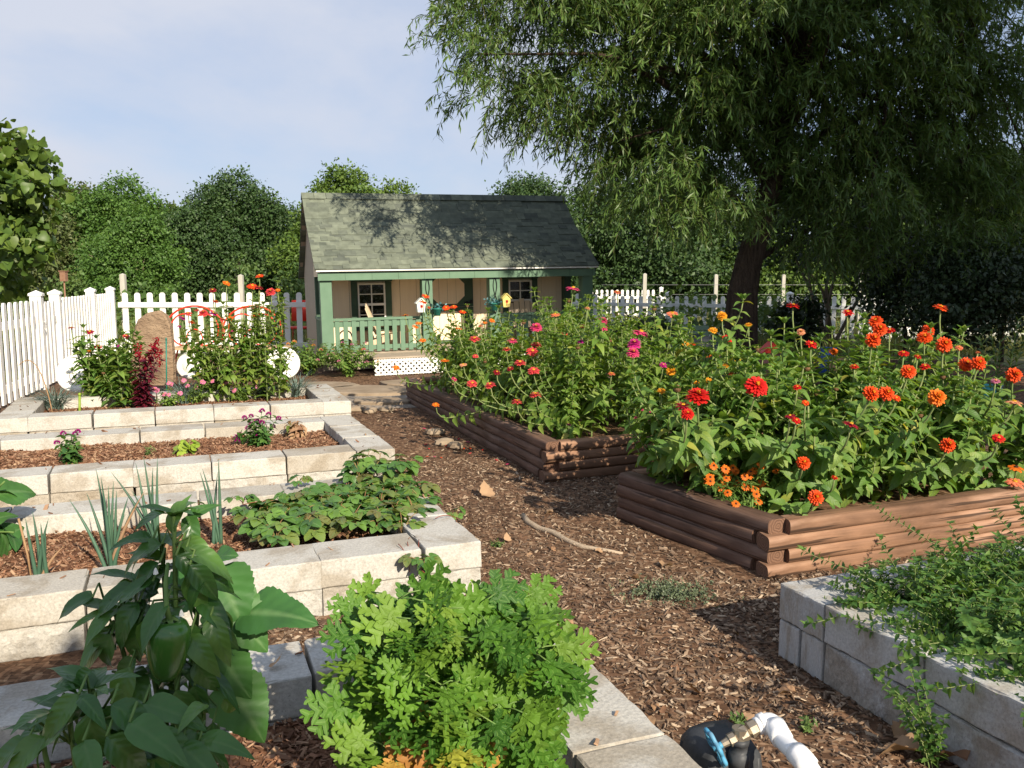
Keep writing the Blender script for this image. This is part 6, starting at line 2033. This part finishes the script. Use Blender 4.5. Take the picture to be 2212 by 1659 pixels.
tag(g.build('wire_fence', M('fence_wire', (.35, .35, .33), .5)), 'thin strands of field wire between the pale posts', 'wire')
p = gy(138, 600, 13.5)
root = thing('pole_feeder', 'small rusty box on a thin pole behind the left fence', 'bird feeder', (p.x, 13.5, 0))
g = Geo(); g.tube([(p.x, 13.5, 0), (p.x, 13.5, p.z + .1)], .012, 6); g.build('pole', RUST, root)
g = Geo(); g.box((p.x, 13.5, p.z + .02), (.085, .085, .15)); g.box((p.x, 13.5, p.z + .103), (.11, .11, .014)); g.build('box', RUST, root, smooth=False)
# things in the shade behind the timber beds
def gbench():
    p = gy(1510, 755, 11.2)
    root = thing('grey_bench', 'dark grey plastic bench in the shade behind the zinnias left of the willow', 'bench', (p.x, 11.2, 0))
    g = Geo()
    V = []
    n = 12
    for i in range(n + 1):
        x = -.33 + .66 * i / n
        V += [(p.x + x, 11.42, .42), (p.x + x, 11.47, .70 + .09 * math.cos(x * 4.2) - .05)]
    V += [(a, b + .035, c) for a, b, c in V]
    m = 2 * (n + 1)
    F = [(2 * i, 2 * i + 2, 2 * i + 3, 2 * i + 1) for i in range(n)] + [(m + 2 * i + 1, m + 2 * i + 3, m + 2 * i + 2, m + 2 * i) for i in range(n)] + [(2 * i + 1, 2 * i + 3, m + 2 * i + 3, m + 2 * i + 1) for i in range(n)]
    g.add(V, F); g.build('backrest', GREYP, root)
    g = Geo(); g.box((p.x, 11.22, .40), (.66, .40, .04)); g.build('seat', GREYP, root, smooth=False)
    for s in (-.3, .3):
        g = Geo(); g.box((p.x + s, 11.22, .19), (.06, .36, .38)); g.build('leg', GREYP, root, smooth=False)
gbench()
p = gy(1338, 772, 11.0); p.z = 0
g = Geo(); g.lathe([(.12, 0), (.155, .36), (.165, .36), (.165, .39), (.15, .39), (.145, .37), (.11, .03)], 24, Matrix.Translation(p))
tag(g.build('bucket', PVC), 'white plastic bucket beyond the pink zinnias', 'bucket')
p = gy(1508, 720, 13.2)
root = thing('green_seat', 'pale green slatted seat in front of the shaded fence', 'chair', (p.x, 13.2, 0))
LG = grain('pale_green_paint', (.2, .3, .2), (.26, .36, .25), 4)
g = Geo()
for i in range(4): g.box((p.x, 13.36 + i * .02, .45 + i * .085), (.42, .02, .075), 0, Matrix.Rotation(R(-15), 4, 'X'))
g.build('backrest', LG, root, smooth=False)
g = Geo(); g.box((p.x, 13.18, .36), (.44, .36, .03)); g.build('seat', LG, root, smooth=False)
for s in (-.19, .19):
    g = Geo(); g.box((p.x + s, 13.2, .18), (.04, .34, .36)); g.build('leg', LG, root, smooth=False)
p = gy(1665, 735, 11.4)
root = thing('toy_house', 'small red-roofed toy house in the shade below the willow', 'toy house', (p.x, 11.4, 0))
g = Geo(); g.box((p.x, 11.4, .25), (.22, .2, .5)); g.build('wall', M('pinkish_paint', (.22, .10, .09), .6), root, smooth=False)
g = Geo()
V = [(-.15, -.13, .5), (.15, -.13, .5), (.15, .13, .5), (-.15, .13, .5), (0, -.13, .64), (0, .13, .64)]
g.add(np.array(V) + np.array((p.x, 11.4, 0)), [(0, 1, 4), (2, 3, 5), (1, 2, 5, 4), (3, 0, 4, 5), (3, 2, 1, 0)]); g.build('roof', REDM, root, smooth=False)
for x, y, Y, c, lab in ((1790, 732, 11.8, (.03, .09, .35), 'blue glazed pot in the shade right of the willow'), (1815, 752, 11.2, (.38, .24, .12), 'tan clay pot in the shade right of the blue pot'), (2145, 778, 9.5, (.05, .32, .33), 'turquoise watering pot on the ground near the holly')):
    p = gy(x, y, Y); z = max(.3, p.z - .12) if Y > 10 else .3
    g = Geo(); g.lathe([(.08, 0), (.12, z * .5), (.13, z * .85), (.10, z * .93), (.12, z), (.10, z), (.08, z * .8)], 20, Matrix.Translation((p.x, Y, 0)))
    tag(g.build('garden_pot', M('glaze_' + lab.split()[0], c, .3)), lab, 'pot', 'garden pots in the shade')
a = gy(2050, 800, 8.3); b = gy(2330, 790, 8.6)
root = thing('log_edging', 'dark shaded timber edging at the right edge behind the zinnias', 'edging', (a.x, a.y, 0))
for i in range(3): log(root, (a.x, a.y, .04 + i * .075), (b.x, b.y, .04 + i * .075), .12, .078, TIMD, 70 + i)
p = gy(2170, 760, 7.2); p.z = .0
tips = [gy(x, y, 7.2) for x, y in ((2115, 725), (2140, 712), (2160, 735), (2200, 690), (2215, 720), (2190, 750), (2150, 770))]
herb('narrow_leaf_shrub', 'young shrub with narrow sunlit leaves at the right edge before the holly', 'plant', p, tips, [T_nar], WEED, GST, .12, .03, .4, 1., .8, .8, srad=.004)
# lantana in front of the porch
for x, y, r, lab in ((668, 812, .5, 'left lantana bush with small yellow-pink blooms before the porch railing'), (752, 815, .52, 'right lantana bush overlapping the white lattice of the porch')):
    p = gz(x, y, 0.)
    tips = domepts(p, r, r * .7, .55, 70)
    root = herb('lantana_bush', lab, 'shrub', p, tips, [T_small], ZG, ZST, .075, .042, .15, 1., srad=.003, group='lantana bushes', rosette=3)
    for t in random.sample(tips, 14):
        g = Geo(); q = 26; d = rdir(q); d[:, 2] = abs(d[:, 2])
        g.inst(TQ, frames(np.array(t)[None] + np.array((0, -.02, .03)) + d * .018, d, rdir(q), .018)); g.build('flower', PET[random.choice(('golden', 'light_pink', 'peach'))], root)
# flagstones and gravel by the porch
g = Geo()
cc = [(735, 850), (900, 848), (905, 880), (760, 885)]
V = [tuple(gz(x, y, .012)) for x, y in cc]
g.add(V, [(0, 1, 2, 3)]); tag(g.build('gravel_path', GRAV), kind='structure')
def flag(x, y, rx, ry, lab):
    p = gz(x, y, 0)
    g = Geo(); n = 11
    V = []
    for z, s in ((.0, 1.), (.04, 1.), (.05, .95)):
        for i in range(n):
            a = 2 * PI * i / n
            q = s * (1 + .2 * noise.noise((math.cos(a) * 2 + x, math.sin(a) * 2, 0)))
            V.append((p.x + rx * q * math.cos(a), p.y + ry * q * math.sin(a), z))
    g.add(V, [(i * n + j, i * n + (j + 1) % n, (i + 1) * n + (j + 1) % n, (i + 1) * n + j) for i in range(2) for j in range(n)] + [tuple(2 * n + j for j in range(n))])
    tag(g.build('flagstone', FLAG, smooth=False), lab, 'stepping stone', 'flagstones by the porch')
flag(800, 848, .62, .42, 'largest tan flagstone in front of the porch lattice')
flag(700, 838, .5, .35, 'tan flagstone below the lantana bushes')
flag(830, 872, .36, .22, 'smaller grey flagstone nearer the concrete bed corner')
flag(880, 832, .4, .3, 'tan flagstone against the right end of the lattice')
for i, (x, y) in enumerate(((770, 890), (800, 893), (835, 890), (960, 962), (985, 970), (940, 940))):
    p = gz(x, y, 0)
    g = Geo(); g.lathe([(.06, 0), (.085, .02), (.075, .05), (.03, .065)], 9, Matrix.Translation(p) @ Matrix.Rotation(i * 1.3, 4, 'Z') @ Matrix.Diagonal((1.2, .8, 1, 1)), fn=lambda t, z: 1 + .25 * noise.noise((math.cos(t) * 2 + i * 5, math.sin(t) * 2, z * 20)))
    tag(g.build('rock', FLAG, smooth=False), 'grey-tan rock lying at the edge of the mulch path', 'rock', 'rocks beside the path')

# ------------------------------------------------------------------ small things on the path
T_dry = [leafT(serr(lambda t: .42 * (math.sin(PI * t ** .7) ** .6), 4, .35), 12, s, d, 2, .05, d * 4) for s, d in ((.5, 1.6), (.2, -1.2), (.6, .8))]
def dryleaf(x, y, size, lab, z=.02, grp='dry fallen leaves'):
    p = gz(x, y, z)
    g = Geo()
    a = random.uniform(0, 6.28)
    g.inst(random.choice(T_dry), frames([p], [(math.cos(a), math.sin(a), .02)], [(random.gauss(0, .12), random.gauss(0, .12), 1)], size))
    return tag(g.build('fallen_leaf', DRY), lab, 'leaf', grp)
dryleaf(1060, 1075, .13, 'large pale dry leaf on the path left of the timber bed corners')
dryleaf(1195, 1105, .10, 'tan dry leaf close to the twig on the path')
dryleaf(1430, 1222, .09, 'single dry leaf on the path below the left log of the near timber bed')
dryleaf(1265, 1380, .09, 'curled tan leaf beside the geranium on the path')
dryleaf(2100, 1175, .12, 'pale crumpled leaf against the front log of the near timber bed')
dryleaf(1720, 1495, .09, 'dry leaf at the foot of the shaded grey wall')
dryleaf(1930, 1590, .12, 'folded pale leaf below the stray mint')
dryleaf(1600, 1545, .07, 'small dry leaf behind the water valve')
dryleaf(2090, 1640, .15, 'very large brown leaf at the bottom right corner by the grey wall', .06)
dryleaf(1990, 1625, .14, 'broad brown leaf beside the very large one', .04)
dryleaf(530, 1375, .08, 'dry leaf in the strip between the two nearest concrete beds')
dryleaf(580, 1440, .05, 'small tan leaf lying on top of the nearest concrete wall', .275)
for _ in range(75):
    x = random.uniform(850, 1650); y = random.uniform(930, 1560)
    p = gz(x, y)
    u = p.x * math.cos(GA) + p.y * math.sin(GA); v = -p.x * math.sin(GA) + p.y * math.cos(GA)
    if not inbed(u, v, .05) and 1.3 < u < 2.2:
        dryleaf(x, y, random.uniform(.03, .07), 'one of the small dry leaf scraps scattered over the mulch path', .015, 'leaf scraps on the path')
for _ in range(45):
    x, y = random.gauss(990, 60), random.gauss(945, 45)
    p = gz(x, y, .015)
    u = p.x * math.cos(GA) + p.y * math.sin(GA); v = -p.x * math.sin(GA) + p.y * math.cos(GA)
    if not inbed(u, v, .03):
        g = Geo(); g.inst(T_petw, frames([p], [(random.gauss(0, 1), random.gauss(0, 1), .05)], [(0, -.3, 1)], random.uniform(.025, .04)))
        tag(g.build('fallen_petal', PET[random.choice(('coral', 'pink', 'scarlet', 'orange_red'))]), 'one of the fallen red and pink petals on the mulch beside the far timber bed', 'petal', 'fallen petals on the path')
P = [gz(x, y, .006) for x, y in ((1130, 1112), (1140, 1128), (1165, 1142), (1195, 1150), (1225, 1168), (1260, 1182), (1300, 1188), (1345, 1196))]
g = Geo(); g.tube(P, [.014, .02, .018, .017, .016, .014, .013, .009], 8)
tag(g.build('twig', grain('pale_driftwood', (.34, .26, .18), (.46, .37, .27), 12, (1, 6, 6), .8, .6, .01)), 'pale crooked root lying across the mulch path', 'twig')
g = Geo()
n = 260
c = gz(1445, 1283, .012)
P = np.stack((c.x + rg.normal(0, .10, n), c.y + rg.normal(0, .07, n), np.full(n, .012)), 1)
for i in range(7):
    g.inst(T_small, frames(P + np.array((0, 0, .004 * i)) + rg.normal(0, .006, P.shape), rdir(n) + np.array((0, 0, .4)), rdir(n) + np.array((0, 0, .5)), .014))
tag(g.build('creeping_thyme', leafmat('thyme_leaf', [(.09, .12, .06), (.14, .17, .1)], .1)), 'grey-green patch of creeping thyme growing in the mulch path', 'ground cover', kind='stuff')
for x, y in ((1075, 1180), (1740, 1575), (1590, 1570)):
    p = gz(x, y, .005)
    herb('path_weed', {1075: 'tiny weed on the path beside the second bed', 1740: 'tiny green weed near the white pipe elbow', 1590: 'small green weed right behind the black valve box'}[x], 'plant', p, domepts(p, .05, .04, .05, 8), [T_small], WEED, GST, .025, .015, .2, 1., srad=.0012, group='tiny path weeds')
